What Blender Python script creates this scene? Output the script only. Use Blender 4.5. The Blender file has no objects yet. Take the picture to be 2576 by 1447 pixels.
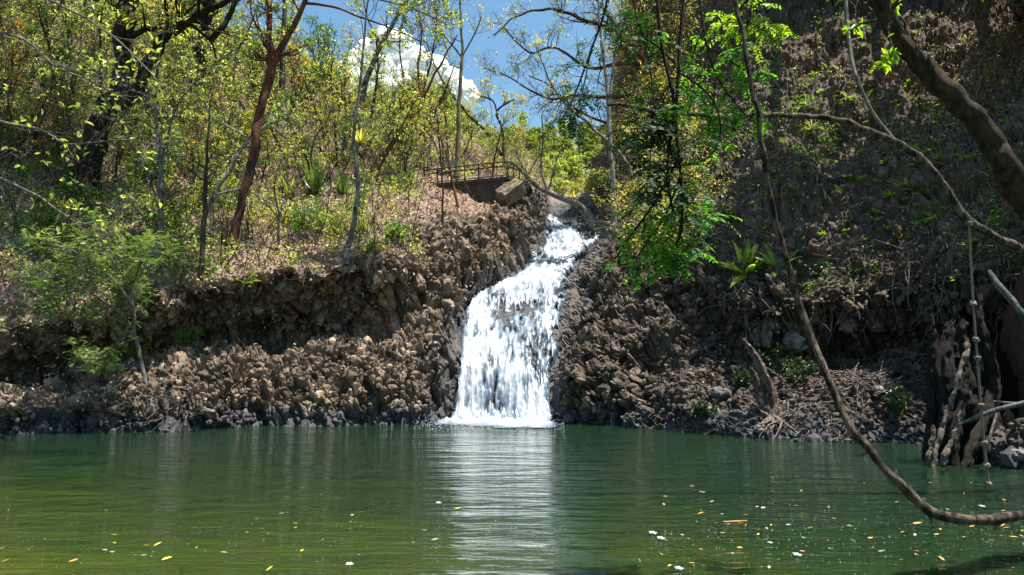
import bpy, math, random
import numpy as np
from mathutils import Vector
from mathutils.bvhtree import BVHTree

rng = np.random.default_rng(11)
random.seed(11)
C = bpy.context.scene.collection
scene = bpy.context.scene

# ------------------------------------------------------------------ camera
CAM = np.array([0.0, 0.0, 2.2]); FPX = 1859.0; PITCH = math.radians(5.36)
cp, sp = math.cos(PITCH), math.sin(PITCH)

def ray(u, v):
    x = (u - 1288.0) / FPX; y = (723.5 - v) / FPX
    return np.array([x, cp - y * sp, y * cp + sp])

def at(u, v, Y):
    """point of the place that stands at distance Y along a line of sight"""
    d = ray(u, v)
    return CAM + d * (Y / d[1])

def at_water(u, v):
    d = ray(u, v)
    return CAM + d * (-CAM[2] / d[2])

def to_px(P):
    P = np.asarray(P, float) - CAM
    f = P[..., 1] * cp + P[..., 2] * sp
    up = -P[..., 1] * sp + P[..., 2] * cp
    return 1288 + FPX * P[..., 0] / f, 723.5 - FPX * up / f, f

cam_data = bpy.data.cameras.new('camera')
cam = bpy.data.objects.new('camera', cam_data); C.objects.link(cam)
cam.location = CAM; cam.rotation_euler = (math.pi / 2 + PITCH, 0, 0)
cam_data.sensor_width = 36; cam_data.lens = 36 * FPX / 2576
cam_data.clip_end = 6000; cam_data.clip_start = 0.05
scene.camera = cam

# ------------------------------------------------------------------ light
SUN = np.array([0.28, -0.04, 0.95]); SUN /= np.linalg.norm(SUN)
elev = math.asin(SUN[2]); azim = math.atan2(SUN[0], SUN[1])     # azimuth from +Y towards +X
w = bpy.data.worlds.new('World'); scene.world = w; w.use_nodes = True
nt = w.node_tree; nt.nodes.clear()
sky = nt.nodes.new('ShaderNodeTexSky'); sky.sky_type = 'NISHITA'; sky.sun_disc = False
sky.sun_elevation = elev; sky.sun_rotation = azim; sky.air_density = 1.2; sky.dust_density = 0.6; sky.ozone_density = 0.5
bg = nt.nodes.new('ShaderNodeBackground'); bg.inputs['Strength'].default_value = 0.06
wo = nt.nodes.new('ShaderNodeOutputWorld')
mt = nt.nodes.new('ShaderNodeMix'); mt.data_type = 'RGBA'; mt.blend_type = 'MULTIPLY'; mt.inputs[0].default_value = 1.0; mt.inputs[7].default_value = (.88, 1.16, 1.22, 1)
nt.links.new(sky.outputs[0], mt.inputs[6]); nt.links.new(mt.outputs[2], bg.inputs['Color']); nt.links.new(bg.outputs[0], wo.inputs['Surface'])
sl = bpy.data.lights.new('sun', 'SUN'); sl.energy = 5.0; sl.angle = math.radians(0.53); sl.color = (1.0, 0.95, 0.86)
so = bpy.data.objects.new('sun', sl); C.objects.link(so)
so.rotation_euler = Vector(SUN).to_track_quat('Z', 'Y').to_euler(); so.location = (0, 0, 80)
scene.view_settings.view_transform = 'Standard'; scene.view_settings.look = 'None'
scene.view_settings.gamma = 1; scene.view_settings.exposure = 1.28
scene.cycles.max_bounces = 8; scene.cycles.diffuse_bounces = 3; scene.cycles.glossy_bounces = 3
scene.cycles.transmission_bounces = 4; scene.cycles.transparent_max_bounces = 12
scene.cycles.sample_clamp_indirect = 6

# ------------------------------------------------------------------ noise
def hsh(ix, iy, iz, s=0):
    h = (ix.astype(np.int64) * 374761393 + iy.astype(np.int64) * 668265263 + iz.astype(np.int64) * 2147483647 + s * 974634777) & 0xFFFFFFFF
    h = ((h ^ (h >> 13)) * 1274126177) & 0xFFFFFFFF
    h = ((h ^ (h >> 16)) * 2246822519) & 0xFFFFFFFF
    h = h ^ (h >> 15)
    return (h & 0xFFFFFF) / float(0x1000000)

def vnoise(p, s=0):
    i = np.floor(p).astype(np.int64); f = p - i; f = f * f * (3 - 2 * f)
    r = 0
    for dx in (0, 1):
        wx = f[:, 0] if dx else 1 - f[:, 0]
        for dy in (0, 1):
            wy = f[:, 1] if dy else 1 - f[:, 1]
            for dz in (0, 1):
                wz = f[:, 2] if dz else 1 - f[:, 2]
                r = r + wx * wy * wz * hsh(i[:, 0] + dx, i[:, 1] + dy, i[:, 2] + dz, s)
    return r

def fbm(p, o=4, s=0):
    r = 0; a = .5; t = 0
    for k in range(o):
        r = r + a * vnoise(p, s + k * 7); t += a; a *= .5; p = p * 2.03 + 11.7
    return r / t

def worley(p, s=0):
    """nearest, second distance, random id and offset to the nearest cell point"""
    i = np.floor(p).astype(np.int64); n = len(p)
    F1 = np.full(n, 9.); F2 = np.full(n, 9.); I = np.zeros(n); O = np.zeros((n, 3)); J = np.zeros(n)
    for dx in (-1, 0, 1):
        for dy in (-1, 0, 1):
            for dz in (-1, 0, 1):
                a, b, c = i[:, 0] + dx, i[:, 1] + dy, i[:, 2] + dz
                q = np.stack([a + hsh(a, b, c, s + 1), b + hsh(a, b, c, s + 2), c + hsh(a, b, c, s + 3)], 1)
                o = p - q; d = np.sqrt((o * o).sum(1))
                m = d < F1
                F2 = np.where(m, F1, np.minimum(F2, d))
                F1 = np.where(m, d, F1); I = np.where(m, hsh(a, b, c, s + 4), I); J = np.where(m, hsh(a, b, c, s + 5), J)
                O[m] = o[m]
    return F1, F2, I, J, O

def sstep(a, b, x):
    t = np.clip((x - a) / (b - a), 0, 1); return t * t * (3 - 2 * t)

def nrm(v):
    return v / np.maximum(np.linalg.norm(v, axis=-1, keepdims=True), 1e-9)

# ------------------------------------------------------------------ mesh building
def mesh_np(name, V, Q, mat=None, smooth=False, attrs=None):
    me = bpy.data.meshes.new(name)
    V = np.asarray(V, np.float32); Q = np.asarray(Q, np.int32); k = Q.shape[1]
    me.vertices.add(len(V)); me.vertices.foreach_set('co', V.ravel())
    me.loops.add(Q.size); me.loops.foreach_set('vertex_index', Q.ravel())
    me.polygons.add(len(Q)); me.polygons.foreach_set('loop_start', np.arange(0, Q.size, k, dtype=np.int32))
    me.polygons.foreach_set('use_smooth', np.full(len(Q), smooth))
    for nm, a in (attrs or {}).items():
        at_ = me.attributes.new(nm, 'FLOAT', 'POINT'); at_.data.foreach_set('value', np.asarray(a, np.float32))
    me.update(calc_edges=True)
    if mat: me.materials.append(mat)
    return me

def obj(name, me, parent=None, loc=None):
    o = bpy.data.objects.new(name, me); C.objects.link(o)
    if parent is not None: o.parent = parent
    if loc is not None: o.location = loc
    return o

def tag(o, label=None, cat=None, group=None, kind=None):
    if label: o['label'] = label
    if cat: o['category'] = cat
    if group: o['group'] = group
    if kind: o['kind'] = kind
    return o

def empty(name, loc, label=None, cat=None, group=None):
    o = bpy.data.objects.new(name, None); C.objects.link(o); o.location = loc; o.empty_display_size = .2
    return tag(o, label, cat, group)

def tubes(P, R, k=5):
    """P (M,n,3), R (M,n) -> verts, quads"""
    P = np.asarray(P, float); R = np.asarray(R, float); M, n = P.shape[:2]
    T = np.empty_like(P); T[:, 1:-1] = P[:, 2:] - P[:, :-2]; T[:, 0] = P[:, 1] - P[:, 0]; T[:, -1] = P[:, -1] - P[:, -2]
    T = nrm(T)
    ref = np.where(np.abs(T[:, :1, 2:3]) > .9, np.array([1., 0, 0]), np.array([0, 0, 1.]))
    A = np.empty_like(P); a = nrm(np.cross(T[:, 0], ref[:, 0])); A[:, 0] = a
    for i in range(1, n):
        a = a - (a * T[:, i]).sum(1, keepdims=True) * T[:, i]; a = nrm(a); A[:, i] = a
    B = np.cross(T, A)
    th = np.arange(k) * 2 * math.pi / k
    V = P[:, :, None] + R[:, :, None, None] * (np.cos(th)[None, None, :, None] * A[:, :, None] + np.sin(th)[None, None, :, None] * B[:, :, None])
    idx = np.arange(M * n * k).reshape(M, n, k)
    q = np.stack([idx[:, :-1], np.roll(idx, -1, 2)[:, :-1], np.roll(idx, -1, 2)[:, 1:], idx[:, 1:]], -1).reshape(-1, 4)
    return V.reshape(-1, 3), q

class MB:
    def __init__(s): s.V = []; s.Q = []; s.n = 0
    def add(s, V, Q):
        V = np.asarray(V, float); Q = np.asarray(Q)
        s.V.append(V); s.Q.append(Q + s.n); s.n += len(V); return s
    def tube(s, P, R, k=6): return s.add(*tubes(np.asarray(P)[None], np.asarray(R)[None], k))
    def tubes(s, P, R, k=5): return s.add(*tubes(P, R, k)) if len(P) else s
    def box(s, c, size, rot=None):
        h = np.asarray(size) / 2.
        v = np.array([[x, y, z] for x in (-1, 1) for y in (-1, 1) for z in (-1, 1)]) * h
        if rot is not None: v = v @ np.asarray(rot).T
        return s.add(v + np.asarray(c), [[0, 1, 3, 2], [4, 6, 7, 5], [0, 4, 5, 1], [2, 3, 7, 6], [0, 2, 6, 4], [1, 5, 7, 3]])
    def mesh(s, name, mat, smooth=True): return mesh_np(name, np.concatenate(s.V), np.concatenate(s.Q), mat, smooth)
    def join(s, o):
        s.V += o.V; s.Q += [q + s.n for q in o.Q]; s.n += o.n; return s
    def empty(s): return not s.V

def smooth_line(P, n):
    """Catmull-Rom through P (m,d) resampled to n points"""
    P = np.asarray(P, float); m = len(P)
    E = np.concatenate([2 * P[:1] - P[1:2], P, 2 * P[-1:] - P[-2:-1]])
    t = np.linspace(0, m - 1, n); i = np.minimum(t.astype(int), m - 2); f = (t - i)[:, None]
    a, b, c, d = E[i], E[i + 1], E[i + 2], E[i + 3]
    return .5 * (2 * b + (c - a) * f + (2 * a - 5 * b + 4 * c - d) * f ** 2 + (3 * b - a - 3 * c + d) * f ** 3)

def leaves(pos, d, nn, L, W, fold=.25, droop=.15):
    """oval leaves, two folded halves each: 6 verts, 2 quads"""
    N = len(pos); d = nrm(d); nn = nrm(nn - (nn * d).sum(1, keepdims=True) * d); s = np.cross(d, nn)
    L = np.broadcast_to(np.asarray(L, float), (N,))[:, None]; W = np.broadcast_to(np.asarray(W, float), (N,))[:, None]
    up = nn * W * fold
    V = np.stack([pos, pos + d * L * .35 + s * W * .5 + up, pos + d * L * .72 + s * W * .42 + up - nn * L * droop * .4,
                  pos + d * L - nn * L * droop, pos + d * L * .72 - s * W * .42 + up - nn * L * droop * .4, pos + d * L * .35 - s * W * .5 + up], 1)
    b = (np.arange(N) * 6)[:, None]
    Q = np.concatenate([b + np.array([0, 1, 2, 3]), b + np.array([0, 3, 4, 5])], 0)
    return V.reshape(-1, 3), Q

# ------------------------------------------------------------------ materials
def ramp(nt, fac, stops):
    r = nt.nodes.new('ShaderNodeValToRGB'); e = r.color_ramp.elements
    while len(e) < len(stops): e.new(.5)
    for k, (p, c) in enumerate(stops): e[k].position = p; e[k].color = (*c, 1)
    nt.links.new(fac, r.inputs[0]); return r.outputs[0]

def noise(nt, scale, detail=4, vec=None, rough=.6, coord='Object'):
    n = nt.nodes.new('ShaderNodeTexNoise'); n.inputs['Scale'].default_value = scale; n.inputs['Detail'].default_value = detail
    n.inputs['Roughness'].default_value = rough
    if vec is None:
        tc = nt.nodes.new('ShaderNodeTexCoord'); vec = tc.outputs[coord]
    nt.links.new(vec, n.inputs['Vector']); return n.outputs['Fac']

def mixc(nt, f, a, b, mode='MIX'):
    m = nt.nodes.new('ShaderNodeMix'); m.data_type = 'RGBA'; m.blend_type = mode
    for sock, val in ((m.inputs[0], f), (m.inputs[6], a), (m.inputs[7], b)):
        if isinstance(val, (int, float)): sock.default_value = val
        elif isinstance(val, tuple): sock.default_value = (*val, 1)
        else: nt.links.new(val, sock)
    return m.outputs[2]

def mathn(nt, op, a, b=None):
    m = nt.nodes.new('ShaderNodeMath'); m.operation = op
    for sock, val in ((m.inputs[0], a), (m.inputs[1], b)):
        if val is None: continue
        if isinstance(val, (int, float)): sock.default_value = val
        else: nt.links.new(val, sock)
    return m.outputs[0]

def attr(nt, name):
    a = nt.nodes.new('ShaderNodeAttribute'); a.attribute_name = name; return a.outputs['Fac']

def new_mat(name):
    m = bpy.data.materials.new(name); m.use_nodes = True; nt = m.node_tree
    return m, nt, nt.nodes['Principled BSDF'], nt.nodes['Material Output']

def bump(nt, h, bsdf, strength=.6, dist=.02):
    b = nt.nodes.new('ShaderNodeBump'); b.inputs['Strength'].default_value = strength; b.inputs['Distance'].default_value = dist
    nt.links.new(h, b.inputs['Height']); nt.links.new(b.outputs[0], bsdf.inputs['Normal'])

def bark(name, c1, c2, c3=None, scale=6, rough=.85, patch=.5):
    m, nt, b, o = new_mat(name)
    tc = nt.nodes.new('ShaderNodeTexCoord')
    mp = nt.nodes.new('ShaderNodeMapping'); mp.inputs['Scale'].default_value = (1, 1, .35); nt.links.new(tc.outputs['Object'], mp.inputs[0])
    n = noise(nt, scale * 1.6, 8, mp.outputs[0], .78)
    col = ramp(nt, n, [(.43, c1), (.60, c2)])
    if c3:
        n2 = noise(nt, scale * .6, 3, tc.outputs['Object'], .5)
        f = ramp(nt, n2, [(patch, (0, 0, 0)), (patch + .08, (1, 1, 1))])
        col = mixc(nt, f, col, c3)
    nt.links.new(col, b.inputs['Base Color']); b.inputs['Roughness'].default_value = rough
    b.inputs['Specular IOR Level'].default_value = .25
    bump(nt, noise(nt, scale * 3.5, 8, mp.outputs[0], .8), b, 1.0, .05)
    return m

def leaf_mat(name, stops, trans=.5, rough=.36):
    """thin leaves: each leaf takes its own tint, light passes through"""
    m, nt, b, o = new_mat(name)
    g = nt.nodes.new('ShaderNodeNewGeometry'); oi = nt.nodes.new('ShaderNodeObjectInfo')
    f = mathn(nt, 'FRACT', mathn(nt, 'ADD', g.outputs['Random Per Island'], mathn(nt, 'MULTIPLY', oi.outputs['Random'], .35)))
    col = ramp(nt, f, stops)
    nt.links.new(col, b.inputs['Base Color']); b.inputs['Roughness'].default_value = rough
    b.inputs['Specular IOR Level'].default_value = .55
    t = nt.nodes.new('ShaderNodeBsdfTranslucent')
    tint = mixc(nt, 1.0, col, (2.1, 2.1, 1.0), 'MULTIPLY'); nt.links.new(tint, t.inputs['Color'])
    mx = nt.nodes.new('ShaderNodeMixShader'); mx.inputs[0].default_value = trans
    nt.links.new(b.outputs[0], mx.inputs[1]); nt.links.new(t.outputs[0], mx.inputs[2]); nt.links.new(mx.outputs[0], o.inputs['Surface'])
    return m

M = {}
M['bark_dark'] = bark('dark bark', (.008, .006, .005), (.040, .028, .021), (.10, .095, .085), 4, patch=.68)
M['bark_black'] = bark('shade-black bark', (.003, .0025, .002), (.012, .009, .007), None, 5)  # near-black colour stands in for the shade at the right edge
M['bark_black'].node_tree.nodes['Principled BSDF'].inputs['Specular IOR Level'].default_value = .04
M['bark_red'] = bark('peeling red bark', (.07, .024, .012), (.21, .075, .034), (.04, .02, .014), 3, .7, .50)
M['bark_grey'] = bark('grey bark', (.09, .08, .07), (.24, .22, .19), (.05, .04, .035), 5, patch=.56)
M['bark_pale'] = bark('pale mottled bark', (.15, .145, .13), (.34, .33, .30), (.05, .045, .04), 4, patch=.55)
M['bark_brown'] = bark('brown bark', (.03, .020, .014), (.12, .08, .056), (.05, .04, .033), 6, patch=.58)
M['bark_tan'] = bark('olive bark', (.13, .11, .07), (.24, .20, .13), None, 5)
M['twig'] = bark('dry twig', (.09, .072, .06), (.29, .245, .21), None, 9)
M['bark_vine'] = bark('weathered vine bark', (.016, .011, .008), (.22, .165, .12), (.012, .009, .007), 9, patch=.53)
M['bark_vinedark'] = bark('dark vine bark', (.008, .006, .005), (.045, .033, .024), (.10, .085, .06), 12, patch=.70)
M['bark_moss'] = bark('mossy brown bark', (.012, .008, .005), (.085, .05, .028), (.035, .036, .012), 8, patch=.55)
M['deadwood'] = bark('dead wood', (.004, .003, .0025), (.036, .027, .021), (.14, .11, .085), 10, patch=.66)
M['snag'] = bark('broken snag wood', (.03, .022, .016), (.22, .165, .12), (.34, .275, .215), 8, patch=.60)
M['log_grey'] = bark('weathered grey log', (.055, .058, .054), (.21, .215, .20), (.04, .036, .03), 8, patch=.58)
M['leaf_spring'] = leaf_mat('spring leaves', [(0, (.10, .16, .030)), (.35, (.19, .255, .055)), (.7, (.31, .35, .095)), (1, (.48, .46, .20))], .5)
M['leaf_yellow'] = leaf_mat('yellow leaves', [(0, (.21, .24, .045)), (.5, (.36, .33, .07)), (1, (.48, .36, .11))], .5)
M['leaf_green'] = leaf_mat('green leaves', [(0, (.03, .09, .012)), (.5, (.07, .16, .02)), (1, (.13, .24, .03))], .45)
M['leaf_silhouette'] = leaf_mat('silhouetted leaves', [(0, (.006, .026, .006)), (.7, (.012, .05, .008)), (1, (.035, .12, .012))], .3, .65)  # near-black green: the unlit silhouette is put into the leaf colour
M['leaf_dull'] = leaf_mat('dull green leaves', [(0, (.02, .045, .012)), (1, (.05, .085, .025))], .15)  # muted dark green
M['leaf_lace'] = leaf_mat('pale lacy leaves', [(0, (.08, .15, .04)), (.5, (.14, .22, .06)), (1, (.22, .28, .09))], .4)
M['leaf_far'] = leaf_mat('far leaves', [(0, (.07, .13, .02)), (.5, (.14, .20, .03)), (.85, (.24, .25, .05)), (1, (.36, .26, .07))], .4)
M['leaf_cold'] = leaf_mat('blue green needles', [(0, (.03, .07, .03)), (1, (.08, .14, .06))], .3)
M['leaf_canopy'] = leaf_mat('canopy leaves', [(0, (.03, .08, .012)), (1, (.08, .16, .02))], .3)
M['root'] = bark('pale hanging roots', (.13, .115, .10), (.38, .345, .31), None, 9)
M['leaf_russet'] = leaf_mat('russet dying leaves', [(0, (.16, .09, .03)), (.5, (.30, .18, .06)), (1, (.42, .30, .10))], .45)
M['litter_dark'] = leaf_mat('dark fallen leaves', [(0, (.05, .033, .024)), (.5, (.17, .118, .086)), (.85, (.32, .24, .185)), (1, (.46, .37, .30))], .1, .8)  # darker mix of fallen-leaf tones
M['litter'] = leaf_mat('fallen dry leaves', [(0, (.10, .055, .035)), (.35, (.26, .165, .12)), (.7, (.44, .32, .25)), (1, (.62, .52, .44))], .1, .8)
M['strap'] = leaf_mat('strap leaves', [(0, (.025, .07, .012)), (.6, (.06, .13, .02)), (1, (.14, .20, .03))], .3)
M['strap_pale'] = leaf_mat('pale strap leaves', [(0, (.14, .20, .03)), (1, (.30, .34, .06))], .4)
M['fern'] = leaf_mat('bright fern fronds', [(0, (.06, .17, .015)), (1, (.16, .30, .03))], .5, .35)
M['leaf_backlit'] = leaf_mat('backlit leaves', [(0, (.03, .12, .010)), (.6, (.08, .23, .016)), (1, (.16, .33, .03))], .55, .5)  # brighter copy for hanging leaves, sun glow put into the colour
M['seedling'] = leaf_mat('seedling leaves', [(0, (.10, .20, .015)), (.6, (.20, .32, .025)), (1, (.32, .38, .04))], .5)
# ------------------------------------------------------------------ terrain (one sheet: left bank, stream bed, right cliff)
COLS = [
 [(-1500,1180,0),(-1500,1080,16.5),(-1500,980,17.5),(-1500,940,18),(-1500,800,18.5),(-1500,620,21),(-1500,420,26),(-1500,220,33),(-1500,20,42),(-1500,-250,54)],
 [(-600,1110,0),(-600,1030,19.5),(-600,990,20.3),(-600,950,21),(-600,810,21.2),(-600,640,24),(-600,440,29),(-600,240,36),(-600,30,46),(-600,-220,58)],
 [(0,1093,0),(0,1025,21.3),(0,1000,22.2),(0,960,24.0),(0,820,22.7),(0,650,25.5),(0,450,30.5),(0,250,38),(0,50,48),(0,-180,60)],
 [(280,1085,0),(280,1010,22.4),(280,960,23),(280,900,25.2),(280,770,23.6),(280,640,26.3),(280,450,32),(280,260,40),(280,90,50),(280,-80,62)],
 [(520,1078,0),(530,1010,23.2),(560,900,24.0),(540,850,26.4),(520,695,24.4),(510,610,27.2),(510,450,33.5),(510,280,42),(510,160,51),(510,60,62)],
 [(700,1073,0),(700,970,24.4),(700,875,25.4),(700,848,28.2),(700,685,25.4),(690,610,28),(690,460,34.5),(690,330,42),(690,240,50),(690,160,62)],
 [(880,1071,0),(880,950,24.9),(880,865,26.2),(880,835,28.6),(880,680,26.3),(870,590,29),(870,480,34.5),(870,390,42),(870,330,50),(870,280,62)],
 [(1010,1069,0),(1010,940,25.2),(1010,850,26.6),(1010,790,28.2),(1010,650,27.8),(1005,560,30.5),(1000,485,35),(1000,425,42),(1000,370,50),(1000,320,62)],
 [(1075,1066,0),(1095,930,25.4),(1110,830,26.9),(1130,760,28.0),(1160,660,29.8),(1170,570,32.5),(1170,508,38.0),(1160,455,43),(1155,415,50),(1150,365,62)],
 [(1105,1064,0),(1125,920,25.8),(1145,810,28),(1165,750,29.6),(1265,650,33),(1300,570,36),(1325,518,39.0),(1330,470,44),(1330,445,52),(1330,410,64)],
 [(1140,1062,0),(1160,915,26.6),(1172,790,29.8),(1195,748,31),(1318,680,34.6),(1362,622,37.6),(1378,580,40),(1376,550,44),(1380,525,54),(1385,500,66)],
 [(1200,1061,0),(1215,910,26.9),(1225,790,30.0),(1270,735,31.6),(1355,675,35),(1400,615,38.2),(1405,575,41),(1385,548,45),(1395,525,55),(1400,500,67)],
 [(1320,1061,0),(1335,905,27),(1345,785,30.1),(1370,725,31.9),(1410,670,35.2),(1460,606,38.4),(1450,572,41),(1420,548,45),(1430,525,55),(1440,500,67)],
 [(1385,1062,0),(1395,905,26.7),(1408,780,29.8),(1420,720,31.6),(1448,660,34.6),(1525,590,37.4),(1500,555,40),(1480,530,45),(1490,505,55),(1500,480,67)],
 [(1420,1064,0),(1435,920,25.9),(1455,800,28),(1475,730,29.6),(1515,650,32.4),(1550,570,35),(1550,510,37.5),(1545,470,41),(1540,430,47),(1530,390,56)],
 [(1500,1068,0),(1510,930,25),(1530,820,26.4),(1550,740,28),(1580,640,30.5),(1610,540,33),(1620,420,36),(1620,290,39),(1620,150,43),(1600,-30,48)],
 [(1650,1078,0),(1650,960,23.8),(1660,850,24.8),(1675,760,25.8),(1690,660,27.2),(1715,540,29.5),(1735,400,32.5),(1745,240,36),(1745,60,40),(1740,-200,46)],
 [(1800,1092,0),(1810,1030,22.0),(1830,960,23.6),(1850,880,24.4),(1860,770,23.6),(1870,650,24.4),(1880,500,26.6),(1890,320,29.6),(1895,120,33),(1900,-200,39)],
 [(2000,1110,0),(2010,1030,21.2),(2030,950,23.4),(2040,880,24.2),(2050,770,22.6),(2060,640,23.2),(2070,480,25.3),(2080,300,28),(2090,100,31.4),(2100,-220,37)],
 [(2200,1112,0),(2210,1030,20.5),(2230,930,23.2),(2240,870,23.8),(2250,740,21.9),(2260,600,22.5),(2270,450,24.4),(2280,270,27),(2290,70,30),(2300,-250,35)],
 [(2440,1150,0),(2450,1050,18.5),(2460,940,21.2),(2470,870,21.8),(2470,730,20.2),(2480,580,20.7),(2490,420,22.6),(2500,230,25),(2510,20,28),(2520,-280,33)],
 [(2700,1200,0),(2710,1090,15.5),(2720,960,17.8),(2730,880,18.3),(2730,730,17.4),(2740,570,18),(2750,400,19.5),(2760,200,21.6),(2770,-20,24.5),(2780,-320,29)],
 [(3300,1330,0),(3310,1180,10.5),(3320,1000,12),(3330,880,12.6),(3340,720,12.6),(3350,550,13),(3360,370,14.2),(3370,150,16),(3380,-80,18.5),(3390,-400,22)],
 [(4500,1500,0),(4500,1300,6),(4500,1050,7.5),(4500,880,8),(4500,720,8.2),(4500,550,8.6),(4500,350,9.5),(4500,100,11),(4500,-150,13),(4500,-500,16)],
]
G = []
for col in COLS:
    pts = []
    for (u, v, Y) in col:
        pts.append(at_water(u, v) if Y == 0 else at(u, v, Y))
    pts = np.array(pts)
    out = pts[0] - pts[1]; out[2] = 0; out = out / max(np.linalg.norm(out), 1e-6)
    under = pts[0] + np.array([0, -1.0, 0]) * 2.2 + np.array([0, 0, -1.6])
    back = pts[-1] + np.array([pts[-1][0] * .5, 40, 3.0])
    G.append(np.concatenate([under[None], pts, back[None]]))
G = np.array(G)                                   # (ncol, 12, 3); row 1 = waterline
NCOL, NROW = G.shape[:2]
cseg = [26, 40, 62, 62, 55, 50, 50, 42, 22, 24, 14, 22, 22, 14, 30, 50, 60, 56, 56, 66, 50, 24, 12]
rseg = [10, 62, 56, 34, 70, 54, 66, 56, 46, 30, 8]
def params(segs):
    t = [k + j / s for k, s in enumerate(segs) for j in range(s)]; return np.array(t + [len(segs)])
tc_, tr_ = params(cseg), params(rseg)
def cr(A, t):
    m = A.shape[0]; E = np.concatenate([2 * A[:1] - A[1:2], A, 2 * A[-1:] - A[-2:-1]])
    i = np.minimum(t.astype(int), m - 2); f = (t - i).reshape(-1, *([1] * (A.ndim - 1))); s = .85
    a, b, c, d = E[i], E[i + 1], E[i + 2], E[i + 3]
    m0 = (c - a) * .5 * s; m1 = (d - b) * .5 * s
    return (2 * f ** 3 - 3 * f ** 2 + 1) * b + (f ** 3 - 2 * f ** 2 + f) * m0 + (-2 * f ** 3 + 3 * f ** 2) * c + (f ** 3 - f ** 2) * m1
S = cr(G, tc_)                                    # columns
S = cr(np.swapaxes(S, 0, 1), tr_)                 # rows first
NR, NC = S.shape[:2]
def gnormal(S):
    du = np.gradient(S, axis=1); dv = np.gradient(S, axis=0); return nrm(np.cross(du, dv))
N0 = gnormal(S)
P = S.reshape(-1, 3); N = N0.reshape(-1, 3)
TR, TC = np.meshgrid(tr_, tc_, indexing='ij'); TR = TR.ravel(); TC = TC.ravel()
n1 = fbm(P * .35, 4, 3); n2 = fbm(P * 1.3, 3, 9)
left = 1 - sstep(9.3, 10.2, TC); right = sstep(12.8, 14.2, TC); bed = 1 - np.maximum(left, right)
# rock upper limit per column
lim = np.interp(TC, [0, 6, 7, 8, 9, 10, 13, 14, 15, 16, 17, 18, 23], [5.0, 5.0, 5.5, 6.3, 7.6, 9.5, 9.5, 7.4, 6.3, 5.9, 5.7, 5.5, 5.4])
rock = 1 - sstep(-.35, .35, TR - lim + (n1 - .5) * 2.2)
shingle = sstep(15.6, 16.6, TC) * (1 - sstep(2.9, 3.4, TR + (n1 - .5) * .8)) * (1 - sstep(21.5, 22.5, TC))
lowleft = (1 - sstep(3.6, 5.4, TC)) * (1 - sstep(1.6, 2.2, TR))
rows_top = sstep(10.0, 10.6, TR)
# large relief
big = (fbm(P * .22, 3, 21) - .5) * 1.3 * (1 + .9 * right) + (fbm(P * .7, 3, 31) - .5) * .75 * (1 + .8 * right)
bigw = np.clip(.35 + .65 * (1 - bed), 0, 1) * (1 - rows_top) * sstep(.2, 1.4, TR)
chute = bed * sstep(.5, 1.5, TR)
# columns of basalt: long cells along an axis
def cells(Pc, axis, size, stretch, seed):
    axis = np.asarray(axis, float); axis /= np.linalg.norm(axis)
    al = Pc @ axis
    q = (Pc - al[:, None] * axis) / size + (al / (size * stretch))[:, None] * axis
    wob = np.stack([fbm(Pc * 1.1, 2, seed + 50), fbm(Pc * 1.1, 2, seed + 60), fbm(Pc * 1.1, 2, seed + 70)], 1) - .5
    return worley(q + wob * .5, seed), axis
axL = np.array([-.12, -.45, .88]); axR = np.array([-.45, -.72, .45])
(F1, F2, I1, J1, O1), axL = cells(P, axL, .30, 2.8, 5)
(H1, H2, I2, J2, O2), axR = cells(P, axR, .30, 1.6, 15)
(K1, K2, I3, J3, O3), _ = cells(P, (0, 0, 1), .17, 1.0, 25)
ridge = sstep(6.6, 8.6, TC) * left
(L1, L2, I4, J4, O4), _ = cells(P, (.3, -.5, .8), .13, 1.3, 35)
small = .55 * ((I4 - .5) * .10 + O4[:, 0] * (J4 - .5) * .25 - .05 * (1 - sstep(.02, .3, L2 - L1)) + (fbm(P * 5, 4, 91) - .5) * .14)
(B1_, B2_, I5, J5, O5), _ = cells(P, (-.1, -.4, .9), .85, 1.2, 45)
hB = (I5 - .5) * .42 + (O5[:, 0] * (J5 - .5) + O5[:, 2] * (I5 * 7 % 1 - .5) + O5[:, 1] * (I5 * 13 % 1 - .5)) * .7 - .12 * (1 - sstep(.0, .10, B2_ - B1_))
hL = hB * (1 - .6 * ridge) + (.55 + .9 * sstep(.35, .65, n1)) * (I1 - .5) * (.30 + .40 * ridge) + O1[:, 0] * (J1 - .5) * .35 + O1[:, 2] * (I1 * 7 % 1 - .5) * .35 - .15 * (1 - sstep(.01, .16, F2 - F1)) + small * (1 - .5 * ridge)
hR = hB * 1.1 + (.5 + 1.0 * sstep(.35, .65, n2)) * (I2 - .5) * .30 + O2[:, 0] * (J2 - .5) * .30 + O2[:, 2] * (I2 * 7 % 1 - .5) * .30 - .14 * (1 - sstep(.01, .16, H2 - H1)) + small * .8
hS = (I3 - .5) * .12 + O3[:, 0] * (J3 - .5) * .12 - .05 * (1 - sstep(.02, .3, K2 - K1))
fine = (fbm(P * 7.0, 3, 41) - .5) * .10
vl = (left + bed * .45) * rock * hL; vr = right * rock * hR * (1 - shingle) + shingle * hS * 1.2
soil = (1 - rock) * (hS * .55 + (n2 - .5) * .5 + (right * hR * .55))
ND = nrm(N + left[:, None] * rock[:, None] * axL * (.5 + .9 * ridge[:, None]) + right[:, None] * rock[:, None] * axR * .5)
keep = sstep(.0, .9, TR) * (1 - rows_top)
D = N * (big * bigw)[:, None] + ND * ((vl + vr) * keep)[:, None] + N * ((soil + fine) * keep)[:, None]
D *= np.where(chute > .5, .55, 1)[:, None]
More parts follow.
